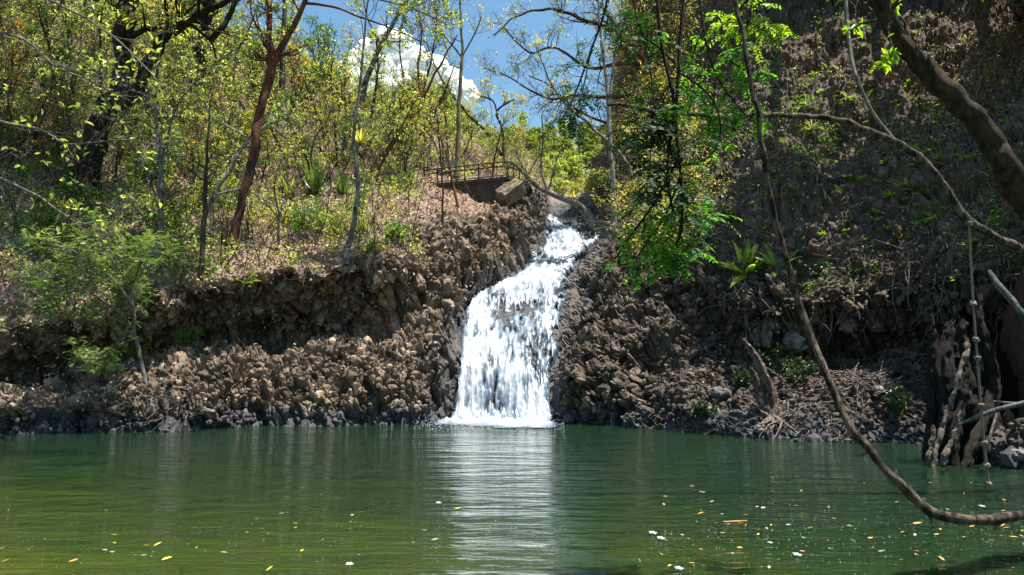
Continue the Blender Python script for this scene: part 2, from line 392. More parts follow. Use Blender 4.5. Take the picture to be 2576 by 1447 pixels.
D *= (1 - .60 * sstep(8.0, 9.4, TC) * left * (1 - sstep(4.8, 5.6, TR)))[:, None]; D *= (1 - .60 * (1 - sstep(13.6, 14.6, TC)) * right * (1 - sstep(6, 6.8, TR)))[:, None]
D *= (1 + 1.1 * sstep(11.6, 12.2, TC) * (1 - sstep(13.6, 14.2, TC)) * sstep(6.3, 6.9, TR))[:, None]
lip = left * (1 - sstep(6.5, 7.5, TC)) * np.exp(-((TR - 4.9) / .45) ** 2)
D[:, 2] += lip * (fbm(P * .9, 3, 61) - .5) * 1.5; D[:, 1] += lip * (fbm(P * .8, 3, 62) - .5) * 1.3
P2 = P + D
wet = np.clip((1 - sstep(.15, .8, P2[:, 2] + (n2 - .5) * .7)) + bed * (1 - sstep(8.2, 9, TR)) * .9, 0, 1)
wet = np.maximum(wet, sstep(6.6, 8.6, TC + (n2 - .5) * 1.4 - .35 * np.clip(TR - 1, 0, 4)) * (1 - sstep(4.6, 5.4, TR)) * (1 - right) * .8)
wet = np.maximum(wet, (1 - sstep(13.4, 14.6, TC + (n2 - .5) * .8)) * right * (1 - sstep(5.6, 6.6, TR)) * .85)
wet = np.maximum(wet, sstep(8.8, 10.2, TC) * (1 - sstep(12.8, 14.0, TC)) * (1 - sstep(9.2, 10, TR)) * .8)
litter = np.clip(1 - rock, 0, 1); litter = litter * (1 - right * .75 * sstep(.50, .60, fbm(P * .55, 3, 88)))
# leaves settled on ledges of the rock too
S2 = P2.reshape(NR, NC, 3); Nf = gnormal(S2).reshape(-1, 3)
ledge = sstep(.55, .85, Nf[:, 2]) * sstep(.42, .6, n1) * (1 - bed) * (1 - wet)
idx = np.arange(NR * NC).reshape(NR, NC)
quads = np.stack([idx[:-1, :-1], idx[:-1, 1:], idx[1:, 1:], idx[1:, :-1]], -1)      # (NR-1, NC-1, 4)
stone_id = np.where(right > .5, I2, I1) * (1 - shingle) + I3 * shingle

def ground_mat():
    m, nt, b, o = new_mat('rock and leaf litter ground')
    tc = nt.nodes.new('ShaderNodeTexCoord'); ob = tc.outputs['Object']
    n = noise(nt, 2.2, 8, ob, .68); nf = noise(nt, 14, 6, ob, .75)
    sid = attr(nt, 'stone')
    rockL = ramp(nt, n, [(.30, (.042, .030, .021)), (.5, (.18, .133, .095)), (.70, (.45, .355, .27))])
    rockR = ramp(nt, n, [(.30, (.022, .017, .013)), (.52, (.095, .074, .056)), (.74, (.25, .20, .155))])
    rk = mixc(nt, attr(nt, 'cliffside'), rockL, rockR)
    var = ramp(nt, sid, [(0, (.25, .25, .25)), (.5, (.9, .88, .86)), (1, (1.6, 1.52, 1.42))])
    rk = mixc(nt, .85, rk, var, 'MULTIPLY')
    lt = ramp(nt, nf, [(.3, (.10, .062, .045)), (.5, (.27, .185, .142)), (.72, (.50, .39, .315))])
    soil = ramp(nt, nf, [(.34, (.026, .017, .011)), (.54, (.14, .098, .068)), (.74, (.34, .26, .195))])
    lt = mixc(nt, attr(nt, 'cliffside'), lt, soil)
    col = mixc(nt, attr(nt, 'litter'), rk, lt)
    wetc = ramp(nt, nf, [(.3, (.022, .022, .027)), (.55, (.075, .074, .082)), (.75, (.19, .185, .19))])
    col = mixc(nt, attr(nt, 'wet'), col, wetc)
    nt.links.new(col, b.inputs['Base Color'])
    rg = nt.nodes.new('ShaderNodeMapRange'); nt.links.new(attr(nt, 'wet'), rg.inputs[0]); rg.inputs[3].default_value = .88; rg.inputs[4].default_value = .42
    nt.links.new(rg.outputs[0], b.inputs['Roughness']); b.inputs['Specular IOR Level'].default_value = .35
    bump(nt, noise(nt, 22, 8, ob, .78), b, .9, .05)
    return m
M['ground'] = ground_mat()

def submesh(name, c0, c1):
    ci = np.where((tc_ >= c0 - 1e-6) & (tc_ <= c1 + 1e-6))[0]; a, z = ci[0], ci[-1]
    ids = idx[:, a:z + 1]; m = ids.shape[1]
    l = np.arange(NR * m).reshape(NR, m); q = np.stack([l[:-1, :-1], l[:-1, 1:], l[1:, 1:], l[1:, :-1]], -1).reshape(-1, 4)
    f = ids.ravel()
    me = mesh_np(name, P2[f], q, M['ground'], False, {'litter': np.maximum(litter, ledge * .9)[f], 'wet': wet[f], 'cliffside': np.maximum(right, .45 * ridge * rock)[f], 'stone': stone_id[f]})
    return tag(obj(name, me), kind='structure')
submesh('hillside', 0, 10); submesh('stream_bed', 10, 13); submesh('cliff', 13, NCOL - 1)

bvh = BVHTree.FromPolygons([tuple(p) for p in P2.tolist()], quads.reshape(-1, 4).tolist())
def ground_px(u, v):
    """where the line of sight through (u, v) meets the ground"""
    d = nrm(ray(u, v)); h = bvh.ray_cast(Vector(CAM), Vector(d), 300)
    return None if h[0] is None else (np.array(h[0]), np.array(h[1]))
def ground_z(x, y):
    h = bvh.ray_cast(Vector((x, y, 120)), Vector((0, 0, -1)), 300)
    return None if h[0] is None else h[0].z
def drop(p):
    z = ground_z(p[0], p[1]); return np.array([p[0], p[1], p[2] if z is None else z])
PU, PV, PF = to_px(P2)

# ------------------------------------------------------------------ far hills and the land under everything
def far_z(x, y):
    xc = 6 + .05 * (y - 45)
    s = np.abs(x - xc)
    z = 7.6 + .03 * (y - 45) + np.clip((y - 62), 0, 400) * .36 + np.clip(s - 3, 0, 200) * .30
    return np.minimum(z, 62 + 8 * np.sin(x * .03) + 5 * np.sin(y * .05 + x * .02))
gx, gy = np.meshgrid(np.linspace(-140, 150, 160), np.concatenate([np.linspace(47, 120, 110), np.linspace(122, 420, 60)]))
pp = np.stack([gx.ravel(), gy.ravel(), far_z(gx.ravel(), gy.ravel())], 1)
pp[:, 2] += (fbm(pp * .12, 4, 77) - .5) * 4
side = np.clip((np.abs(pp[:, 0] - 6) - 6) / 8, 0, 1) * np.clip((66 - pp[:, 1]) / 4, 0, 1)
pp[:, 2] -= side * 9
ii = np.arange(len(pp)).reshape(gx.shape); qq = np.stack([ii[:-1, :-1], ii[:-1, 1:], ii[1:, 1:], ii[1:, :-1]], -1).reshape(-1, 4)
def hill_mat():
    m, nt, b, o = new_mat('wooded hill ground')
    n = noise(nt, .9, 6)
    nt.links.new(ramp(nt, n, [(.3, (.045, .06, .015)), (.5, (.12, .12, .04)), (.7, (.22, .16, .09))]), b.inputs['Base Color']); b.inputs['Roughness'].default_value = .9
    return m
tag(obj('hills', mesh_np('hills', pp, qq, hill_mat(), True)), kind='structure')
g = np.array([[-2500, -2500, -3.2], [2500, -2500, -3.2], [2500, 2500, -3.2], [-2500, 2500, -3.2]], float)
tag(obj('ground', mesh_np('ground', g, [[0, 1, 2, 3]], hill_mat())), kind='structure')

# ------------------------------------------------------------------ pool
def water_mat():
    m, nt, b, o = new_mat('green pool water')
    tc = nt.nodes.new('ShaderNodeTexCoord'); ob = tc.outputs['Object']
    # silt in suspension: yellower over the shallows of the near left shore, deeper green beyond
    sx = nt.nodes.new('ShaderNodeSeparateXYZ'); nt.links.new(ob, sx.inputs[0])
    nz = noise(nt, .35, 4, ob, .6)
    d = mathn(nt, 'ADD', mathn(nt, 'MULTIPLY', sx.outputs['Y'], .075), mathn(nt, 'MULTIPLY', sx.outputs['X'], .035))
    d = mathn(nt, 'ADD', d, mathn(nt, 'MULTIPLY', mathn(nt, 'SUBTRACT', nz, .5), .55))
    col = ramp(nt, d, [(.30, (.058, .068, .009)), (.50, (.024, .043, .008)), (.8, (.010, .025, .008)), (1, (.008, .022, .010))])
    nt.links.new(col, b.inputs['Base Color']); b.inputs['Roughness'].default_value = .035; b.inputs['IOR'].default_value = 1.333
    b.inputs['Specular IOR Level'].default_value = .5
    def rip(sc, sx_, sy_, dt):
        mp = nt.nodes.new('ShaderNodeMapping'); mp.inputs['Scale'].default_value = (sx_, sy_, 1); nt.links.new(ob, mp.inputs['Vector'])
        return noise(nt, sc, dt, mp.outputs[0], .55)
    h = mathn(nt, 'ADD', mathn(nt, 'MULTIPLY', rip(1.0, .9, 3.0, 2), .55), mathn(nt, 'MULTIPLY', rip(1.0, 3.5, 9, 3), .16))
    h = mathn(nt, 'ADD', h, mathn(nt, 'MULTIPLY', rip(1.0, .35, .9, 1), .8))
    b.inputs['Subsurface Weight'].default_value = 1.0; b.inputs['Subsurface Radius'].default_value = (.7, 1, .6); b.inputs['Subsurface Scale'].default_value = 1.6
    bump(nt, h, b, 1.0, .095)
    return m
M['water'] = water_mat()
xs = np.linspace(-45, 40, 60); ys = np.linspace(-12, 29, 60)
gx, gy = np.meshgrid(xs, ys); V = np.stack([gx.ravel(), gy.ravel(), np.zeros(gx.size)], 1)
ii = np.arange(gx.size).reshape(gx.shape); qq = np.stack([ii[:-1, :-1], ii[:-1, 1:], ii[1:, 1:], ii[1:, :-1]], -1).reshape(-1, 4)
tag(obj('water', mesh_np('water', V, qq, M['water'], True)), kind='structure')

# ------------------------------------------------------------------ waterfall: a sheet of foam running down the stream bed
def fall_patch(c0, c1, r0, r1, nc, nr, lift):
    c = np.linspace(c0, c1, nc); r = np.linspace(r0, r1, nr)
    A = cr(np.swapaxes(cr(G, c), 0, 1), r)                     # smooth bed
    n = gnormal(A); A = A.reshape(-1, 3); n = n.reshape(-1, 3)
    RR, CC = np.meshgrid(r, c, indexing='ij'); return A, n, RR.ravel(), CC.ravel(), nr, nc
A, n, RR, CC, nr, nc = fall_patch(9.75, 13.25, .93, 8.3, 190, 620, .1)
flow = np.stack([CC * 1.9, RR * 1.1, np.zeros_like(CC)], 1)
l1 = fbm(np.stack([A[:, 0] * 1.3, A[:, 1] * .55, A[:, 2] * .35], 1), 4, 101)
l2 = fbm(np.stack([A[:, 0] * 5.0, A[:, 1] * 1.7, A[:, 2] * 1.3 - A[:, 0] * .8], 1), 4, 111)
l3 = fbm(np.stack([A[:, 0] * 13, A[:, 1] * 2.2, A[:, 2] * 1.6], 1), 3, 121)
uu, vv, _ = to_px(A)
# how much water runs where (left and right edge of the run, the bare hump half way up)
eL = np.interp(RR, [.9, 2, 3, 4, 5, 6, 7, 8, 9], [9.62, 9.85, 9.95, 10.05, 10.0, 10.0, 10.05, 10.35, 10.4])
eR = np.interp(RR, [.9, 2, 3, 4, 5, 5.6, 6, 7, 8, 9], [13.05, 13.0, 13.0, 13.0, 12.95, 12.75, 12.35, 11.6, 11.1, 11.2])
edge = sstep(-.12, .30, CC - eL + (l2 - .5) * 1.0) * sstep(-.12, .35, eR - CC + (l2 - .5) * 1.3)
bare = np.exp(-(((CC - 11.75) / .55) ** 2 + ((RR - 3.25) / .55) ** 2)) * 1.0 + np.exp(-(((CC - 12.1) / .22) ** 2 + ((RR - 2.6) / .5) ** 2)) * .55 + np.exp(-(((CC - 11.2) / .6) ** 2 + ((RR - 3.85) / .16) ** 2)) * .45
l0 = fbm(np.stack([A[:, 0] * .9 + A[:, 1] * .35, A[:, 1] * .25, A[:, 2] * .5 - A[:, 0] * .3], 1), 3, 131)  # broad diagonal streaks, painted in as blue-grey shading
foam = .74 + (l0 - .5) * 1.2 + (l1 - .5) * 1.6 + (l2 - .5) * 1.7 + (l3 - .5) * .9 - bare * .62
foam += .22 * sstep(4.1, 4.6, RR) - .10 * sstep(5.6, 6.4, RR) + .30 * (1 - sstep(.95, 1.35, RR)) + .14 * (1 - sstep(10.6, 11.5, CC)) * (1 - sstep(2.8, 3.4, RR))
foam = np.clip(foam, 0, 1.3) * edge
disp = .09 + .22 * (l1 - .4) + .15 * (l2 - .45) + .07 * (l3 - .5) + .08 * foam
A2 = A + n * (disp - .25 * (1 - np.clip(edge * 3, 0, 1)) - .12 * bare)[:, None]
ii = np.arange(nr * nc).reshape(nr, nc); qq = np.stack([ii[:-1, :-1], ii[:-1, 1:], ii[1:, 1:], ii[1:, :-1]], -1).reshape(-1, 4)
okq = (edge[qq].max(1) > .04); qq = qq[okq]
def foam_mat():
    m, nt, b, o = new_mat('white water')
    f = attr(nt, 'foam')
    tc = nt.nodes.new('ShaderNodeTexCoord')
    mp = nt.nodes.new('ShaderNodeMapping'); mp.inputs['Scale'].default_value = (11, 2.2, 1.8); nt.links.new(tc.outputs['Object'], mp.inputs['Vector'])
    nz = noise(nt, 1.6, 5, mp.outputs[0], .7)
    f2 = mathn(nt, 'ADD', f, mathn(nt, 'MULTIPLY', mathn(nt, 'SUBTRACT', nz, .5), .75))
    col = ramp(nt, f2, [(.18, (.06, .075, .10)), (.48, (.13, .17, .22)), (.75, (.27, .31, .35)), (1.0, (.43, .46, .48))])  # blue-grey stops: thin water, and shading put into the colour
    nt.links.new(col, b.inputs['Base Color']); b.inputs['Roughness'].default_value = .35
    a = ramp(nt, f2, [(.02, (0, 0, 0)), (.30, (1, 1, 1))])
    t = nt.nodes.new('ShaderNodeBsdfTransparent'); mx = nt.nodes.new('ShaderNodeMixShader')
    nt.links.new(a, mx.inputs[0]); nt.links.new(t.outputs[0], mx.inputs[1]); nt.links.new(b.outputs[0], mx.inputs[2]); nt.links.new(mx.outputs[0], o.inputs['Surface'])
    bump(nt, nz, b, .5, .03)
    return m
M['foam'] = foam_mat()
fall = tag(obj('waterfall', mesh_np('waterfall', A2, qq, M['foam'], True, {'foam': foam})), kind='structure')
# churned foam on the pool at the foot, and drops thrown off the fall
c0 = at_water(1262, 1061); 
gx, gy = np.meshgrid(np.linspace(1020, 1410, 160), np.linspace(1052, 1078, 60))
FP = np.array([at_water(a, b) for a, b in zip(gx.ravel(), gy.ravel())])
e = sstep(0, .25, 1 - np.abs((gx.ravel() - 1225) / 190)) * sstep(1076, 1064, gy.ravel() + np.clip((1160 - gx.ravel()) * .05, -6, 4) + (fbm(FP * 2.5, 3, 5) - .5) * 9)
ff = np.clip(e * (.8 + (fbm(FP * 4, 3, 8) - .5) * 1.6), 0, 1.2)
FP[:, 2] = .015 + (.06 + .22 * sstep(1070, 1058, gy.ravel())) * ff * fbm(FP * 7, 3, 4)
ii = np.arange(gx.size).reshape(gx.shape); qq = np.stack([ii[:-1, :-1], ii[1:, :-1], ii[1:, 1:], ii[:-1, 1:]], -1).reshape(-1, 4)
tag(obj('pool_foam', mesh_np('pool_foam', FP, qq, M['foam'], True, {'foam': ff})), kind='structure')
m, nt_, b_, o_ = new_mat('water drops'); b_.inputs['Base Color'].default_value = (.85, .88, .9, 1); b_.inputs['Roughness'].default_value = .2
M['drop'] = m
octV = np.array([[1, 0, 0], [-1, 0, 0], [0, 1, 0], [0, -1, 0], [0, 0, 1.8], [0, 0, -1.8]], float)
octF = np.array([[0, 2, 4], [2, 1, 4], [1, 3, 4], [3, 0, 4], [2, 0, 5], [1, 2, 5], [3, 1, 5], [0, 3, 5]])
def drops(pos, r):
    V = (pos[:, None] + octV[None] * r[:, None, None]).reshape(-1, 3); F = (octF[None] + (np.arange(len(pos)) * 6)[:, None, None]).reshape(-1, 3); return V, F
sel = rng.choice(len(A2), 2600, p=(np.clip(foam, 0, 1) * (RR < 5)) / (np.clip(foam, 0, 1) * (RR < 5)).sum())
dp = A2[sel] + n[sel] * rng.exponential(.07, (2600, 1)) + rng.normal(0, .03, (2600, 3))
k = 900; xx = rng.uniform(1040, 1420, k); yy = 1070 + np.abs(rng.normal(0, 9, k)); d2 = np.array([at_water(a, b) for a, b in zip(xx, yy)]); d2[:, 2] = np.abs(rng.normal(0, .16, k)) + .01
V, F = drops(np.concatenate([dp, d2]), np.concatenate([rng.uniform(.003, .010, 2600), rng.uniform(.004, .011, k)]))
tag(obj('water_spray', mesh_np('water_spray', V, F, M['drop'])), kind='stuff')

# ------------------------------------------------------------------ cloud
def ico_np(sub=4):
    import bmesh
    bm = bmesh.new(); bmesh.ops.create_icosphere(bm, subdivisions=sub, radius=1); V = np.array([v.co[:] for v in bm.verts]); F = np.array([[v.index for v in f.verts] for f in bm.faces]); bm.free(); return V, F
iv, iff = ico_np(5)
mb = MB()
for (u, v, r) in [(985, 125, 58), (940, 160, 62), (1020, 165, 60), (1075, 190, 55), (890, 205, 60), (1120, 220, 50), (980, 230, 90), (1060, 260, 80), (900, 260, 80), (1160, 250, 45)]:
    c = at(u, v, 1500 + rng.uniform(-30, 30)); R = r * 1500 / FPX
    v_ = iv.copy(); nn_ = (fbm(v_ * 2.2 + c * .01, 5, 3) - .5); v_ = v_ * (1 + nn_ * .75)[:, None]
    mb.add(c + v_ * R, iff)
m, nt_, b_, o_ = new_mat('cloud white'); b_.inputs['Base Color'].default_value = (.95, .95, .95, 1); b_.inputs['Roughness'].default_value = 1; b_.inputs['Specular IOR Level'].default_value = 0
b_.inputs['Subsurface Weight'].default_value = 0
tag(obj('cloud', mb.mesh('cloud', m, True)), kind='structure')
# ------------------------------------------------------------------ growing branches
def children(P, R, cnt, lo, hi, t0=.3, ang=(30, 65), jit=.22, up=.10, curl=.15, n=6, rr=.55, tip=.25, rmin=.003, tpow=1., g=rng, relative=False):
    """cnt side branches from every line of P (M,n,3); lengths lo..hi metres (longer near the base)"""
    Mn, n0 = P.shape[:2]
    id_ = np.repeat(np.arange(Mn), cnt); K = len(id_)
    tf = t0 + (1 - t0) * g.random(K) ** tpow
    t = tf * (n0 - 1); i = np.minimum(t.astype(int), n0 - 2); f = (t - i)[:, None]
    s = P[id_, i] * (1 - f) + P[id_, i + 1] * f
    tg = nrm(P[id_, i + 1] - P[id_, i]); r0 = (R[id_, i] * (1 - f[:, 0]) + R[id_, i + 1] * f[:, 0]) * rr
    v = g.normal(size=(K, 3)); v = nrm(v - (v * tg).sum(1, keepdims=True) * tg)
    a = np.radians(g.uniform(*ang, K))[:, None]
    d = nrm(np.cos(a) * tg + np.sin(a) * v)
    L = g.uniform(lo, hi, K) * (1 - .45 * tf)
    if relative: L = L * np.linalg.norm(P[id_, -1] - P[id_, 0], axis=1)
    c = g.normal(size=(K, 3)) * curl
    pts = [s]; p = s
    for k in range(n - 1):
        d = nrm(d + c + g.normal(size=(K, 3)) * jit + np.array([0, 0, up])); p = p + d * (L / (n - 1))[:, None]; pts.append(p)
    return np.stack(pts, 1), np.maximum(r0[:, None] * np.linspace(1, tip, n)[None], rmin)

def leaf_cluster(P, per, L, W, spread, g=rng, tmin=.35, flat=.5, star=False, sub=1.):
    """leaves along the ends of the twigs P (M,n,3)"""
    if sub < 1 and len(P): P = P[g.random(len(P)) < sub]; per = per / sub
    per = int(round(per))
    Mn, n0 = P.shape[:2]; id_ = np.repeat(np.arange(Mn), per); K = len(id_)
    if K == 0: return np.zeros((0, 3)), np.zeros((0, 4), int)
    t = (tmin + (1 - tmin) * g.random(K) ** (.5 if not star else .15)) * (n0 - 1); i = np.minimum(t.astype(int), n0 - 2); f = (t - i)[:, None]
    p = P[id_, i] * (1 - f) + P[id_, i + 1] * f; tg = nrm(P[id_, i + 1] - P[id_, i])
    p = p + g.normal(size=(K, 3)) * spread
    d = nrm(tg * .6 + g.normal(size=(K, 3)) * .8 + np.array([0, 0, -.1]))
    nn = nrm(g.normal(size=(K, 3)) * flat + np.array([0, 0, 1]))
    return leaves(p, d, nn, L * g.uniform(.6, 1.25, K), W * g.uniform(.7, 1.2, K))

def pinnate(P, per, rl, LL, LW, g=rng, pairs=7, tmin=.2, droop=.35, dirmix=1.0):
    """feather leaves: rachis with paired leaflets, along lines P"""
    Mn, n0 = P.shape[:2]; id_ = np.repeat(np.arange(Mn), per); K = len(id_)
    t = (tmin + (1 - tmin) * g.random(K)) * (n0 - 1); i = np.minimum(t.astype(int), n0 - 2); f = (t - i)[:, None]
    s = P[id_, i] * (1 - f) + P[id_, i + 1] * f; tg = nrm(P[id_, i + 1] - P[id_, i])
    v = g.normal(size=(K, 3)); v[:, 2] *= .4
    d = nrm(tg * .35 + nrm(v) * dirmix + np.array([0, 0, .15])); L = rl * g.uniform(.7, 1.2, K)
    m = 6; pts = [s]; p = s; dd = d
    for k in range(m - 1):
        dd = nrm(dd + np.array([0, 0, -droop / m * 2])); p = p + dd * (L / (m - 1))[:, None]; pts.append(p)
    RP = np.stack(pts, 1)
    # leaflets
    tt = np.linspace(.22, 1, pairs); pos = []; dirs = []; nns = []
    for x in tt:
        q = x * (m - 1); a = min(int(q), m - 2); ff = q - a
        c = RP[:, a] * (1 - ff) + RP[:, a + 1] * ff; tgc = nrm(RP[:, a + 1] - RP[:, a])
        sd = nrm(np.cross(tgc, np.array([0, 0, 1.])) + 1e-6); nz = np.cross(sd, tgc)
        for sg in (-1, 1):
            pos.append(c); dirs.append(nrm(sd * sg + tgc * .45 - nz * .12 + g.normal(size=c.shape) * .12)); nns.append(nz + g.normal(size=c.shape) * .18)
    pos = np.concatenate(pos); dirs = np.concatenate(dirs); nns = np.concatenate(nns)
    return RP, leaves(pos, dirs, nns, LL * g.uniform(.8, 1.15, len(pos)), LW * g.uniform(.85, 1.1, len(pos)), fold=.12, droop=.1)

def wline(pts, Y, n=14, wob=.0, g=rng):
    """a stem seen through (u, v, half width) points; Y one distance or a pair (foot, tip)"""
    y0, y1 = (Y, Y) if np.isscalar(Y) else Y
    k = np.linspace(0, 1, len(pts))
    W = np.array([at(p[0], p[1], (p[3] if len(p) > 3 else y0 + (y1 - y0) * t)) for p, t in zip(pts, k)])
    rad = .8 * np.array([p[2] * (p[3] if len(p) > 3 else y0 + (y1 - y0) * t) / FPX for p, t in zip(pts, k)])
    S_ = smooth_line(np.concatenate([W, rad[:, None]], 1), n)
    L = S_[:, :3]
    if wob: L = L + (np.stack([vnoise(L * 1.7, 1), vnoise(L * 1.7, 2), vnoise(L * 1.7, 3)], 1) - .5) * wob * sstep(0, .2, np.linspace(0, 1, n))[:, None]
    return L, np.maximum(S_[:, 3], .002)

def knobbly(P, R, k=10, amp=.12, seed=0, n=None):
    """a stem with an uneven girth"""
    V, Q = tubes(P[None], R[None], k)
    c = np.repeat(P, k, 0); d = V - c; rr = np.linalg.norm(d, axis=1, keepdims=True)
    s = np.repeat(R, k)[:, None]
    arc = np.repeat(np.concatenate([[0], np.cumsum(np.linalg.norm(np.diff(P, axis=0), axis=1))]), k); th = np.tile(np.arange(k) * 2 * math.pi / k, len(P)); r0 = max(float(R.max()), .01)
    cc = np.stack([np.cos(th) * 1.5 + seed, np.sin(th) * 1.5, arc / (r0 * 7)], 1)
    f = 1 + (fbm(cc, 3, seed)[:, None] - .5) * 2 * amp + (fbm(cc * np.array([2, 2, 3.]), 2, seed + 9)[:, None] - .5) * amp * .8
    return c + d * f, Q

class Tree:
    def __init__(s, name, label, cat, base, group=None):
        s.root = empty(name, base, label, cat, group); s.base = np.asarray(base, float); s.parts = []
    def part(s, name, mb, mat, smooth=True, kind=None):
        if mb.empty(): return None
        V = np.concatenate(mb.V) - s.base
        me = mesh_np(name, V, np.concatenate(mb.Q), mat, smooth); o = obj(name, me, s.root)
        if kind: o['kind'] = kind
        s.parts.append(o); return o

def copy_thing(root, loc, rz=0, sc=1., label=None, tilt=(0, 0), scv=None):
    r = root.copy(); C.objects.link(r); r.location = loc; r.rotation_euler = (tilt[0], tilt[1], rz); r.scale = scv or (sc, sc, sc)
    if label: r['label'] = label
    for ch in list(root.children):
        c = ch.copy(); C.objects.link(c); c.parent = r
    return r

def base_of(u, v, Ydef=30.):
    h = ground_px(u, v); return h[0] if h is not None else at(u, v, Ydef)

def stem_tree(name, label, cat, lines, bark_m, leaf_m, g, base=None, Y=None, lean=0., n1=9, l1=(1.0, 2.6), n2=6, l2=(.4, 1.1), n3=4, l3=(.15, .45),
              leaf=(.11, .055), per=3, t0=.45, curl=.12, up=.10, r_twig=.006, wob=.15, group=None, leaf_name='foliage', tk=10, kn=.1, spread=.04, foli=True, star=False):
    """tree seen through traced trunk lines, with grown branches, twigs and leaves"""
    if base is None: base = base_of(lines[0][0][0], lines[0][0][1])
    Y0 = base[1] if Y is None else Y
    T = Tree(name, label, cat, base, group); mb = MB(); tw = MB(); P1 = []; R1 = []
    for k, l in enumerate(lines):
        n_ = 16 + 6 * len(l)
        Lp, Lr = wline(l, (Y0, Y0 + lean), n_, wob if k == 0 else wob * .5, g)
        if k == 0:
            sh = base - Lp[0]; Lp = Lp + sh * np.linspace(1, 0, n_)[:, None] ** 2
            Lp[0, 2] -= .15; Lr = Lr * (1 + .5 * np.exp(-np.arange(n_) / 1.6))
        mb.add(*knobbly(Lp, Lr, tk, kn, k)); q = smooth_line(np.concatenate([Lp, Lr[:, None]], 1), 24); P1.append(q[:, :3]); R1.append(q[:, 3])
    P1 = np.array(P1); R1 = np.array(R1)
    if n1:
        B1, S1 = children(P1, R1, n1, *l1, t0=t0, ang=(30, 70), jit=.16, up=up, curl=curl * .6, n=9, rr=.45, rmin=r_twig, g=g); tw.tubes(B1, S1, 5)
        B2, S2_ = children(B1, S1, n2, *l2, t0=.2, jit=.2, up=up, curl=curl, n=7, rr=.55, rmin=r_twig * .8, g=g); tw.tubes(B2, S2_, 4)
        B3, S3 = children(B2, S2_, n3, *l3, t0=.25, jit=.25, up=up, curl=curl, n=5, rr=.6, rmin=r_twig * .6, g=g); tw.tubes(B3, S3, 3)
    if n1:
        mb.join(tw)
    T.part('trunk', mb, M[bark_m])
    if n1:
        if foli and per:
            f = MB(); f.add(*leaf_cluster(B3, per, leaf[0], leaf[1], spread, g, star=star, sub=.4, tmin=.55)); T.part(leaf_name, f, M[leaf_m], False)
    return T

def G_(s): return np.random.default_rng(s)

# ------------------------------------------------------------------ trees one can tell apart on the left bank
stem_tree('tree', 'massive dark trunk forking low, epiphytes on its limb, high on the left slope', 'tree',
  [[(205, 480, 44), (238, 350, 36), (285, 250, 32), (318, 150, 30), (320, 40, 28), (316, -120, 24), (330, -330, 16)],
   [(282, 300, 22), (330, 240, 20), (372, 165, 19), (400, 105, 18), (455, 62, 15), (540, 20, 11), (640, -50, 7)], [(318, 0, 16), (250, -90, 12), (160, -190, 8)]],
  'bark_dark', 'leaf_spring', G_(1), n1=10, l1=(2.5, 5), n2=6, l2=(.8, 2), n3=4, l3=(.3, .8), t0=.5, leaf=(.16, .08), per=4, r_twig=.012, tk=16, wob=.5, spread=.08)
stem_tree('tree', 'thick dark trunk standing straight between the forked giant and the red-barked tree', 'tree',
  [[(505, 330, 19), (503, 230, 21), (508, 120, 20), (522, 20, 18), (530, -130, 14), (545, -300, 9)], [(512, 120, 11), (560, 70, 9), (590, 10, 8), (600, -90, 6)]],
  'bark_dark', 'leaf_spring', G_(2), n1=9, l1=(2, 4), n2=6, l2=(.8, 1.8), n3=4, l3=(.3, .7), leaf=(.15, .075), per=4, r_twig=.011, tk=14, wob=.3, spread=.08)
stem_tree('tree', 'red-barked tree with a peeling orange fork, leaning right on the left bank', 'tree',
  [[(583, 625, 15), (606, 520, 13), (640, 370, 15), (662, 260, 14), (685, 160, 15), (674, 80, 9), (674, 0, 8), (668, -110, 6)],
   [(684, 165, 12), (712, 110, 10), (742, 60, 9), (766, 5, 8), (805, -90, 6), (860, -200, 4)], [(764, 8, 5), (830, 15, 4), (900, 40, 3.2), (980, 70, 2.6), (1060, 105, 2)], [(790, -60, 4), (880, -40, 3.2), (960, 0, 2.6), (1040, 20, 2), (1120, 60, 1.6)], [(800, -80, 4), (920, -90, 3), (1050, -50, 2.4), (1180, -10, 1.8)]],
  'bark_red', 'leaf_spring', G_(3), n1=12, l1=(1.2, 3.0), n2=6, l2=(.5, 1.4), n3=3, l3=(.2, .5), t0=.5, leaf=(.13, .065), per=3, r_twig=.007, tk=14, wob=.15)
stem_tree('tree', 'dark trunk standing just behind the red-barked tree', 'tree',
  [[(700, 350, 10), (708, 220, 9), (712, 100, 8), (720, -40, 6)]], 'bark_brown', 'leaf_spring', G_(4), n1=9, l1=(1.5, 3), leaf=(.15, .075), per=4, r_twig=.009, spread=.08)
stem_tree('tree', 'slim grey trunk leaning right up across the white cloud', 'tree',
  [[(842, 412, 9), (878, 335, 9), (902, 265, 9.5), (925, 190, 9), (960, 110, 8), (1010, 25, 6), (1050, -60, 4)], [(958, 112, 4), (930, 60, 3), (915, 0, 2.5)]],
  'bark_grey', 'leaf_spring', G_(5), n1=6, l1=(1, 2.6), n2=5, per=2, t0=.55, leaf=(.12, .06), r_twig=.006, wob=.2)
stem_tree('sapling', 'thin crooked sapling rising from the cliff lip beside the strap-leaved plants', 'sapling',
  [[(868, 655, 9), (890, 560, 8), (900, 480, 7), (893, 390, 6), (890, 325, 5.5), (903, 230, 4.5), (916, 100, 3.5), (926, 0, 2.5)]],
  'bark_grey', 'leaf_spring', G_(6), n1=9, l1=(.6, 1.6), n2=4, l2=(.3, .8), per=2, t0=.35, r_twig=.005, wob=.1)
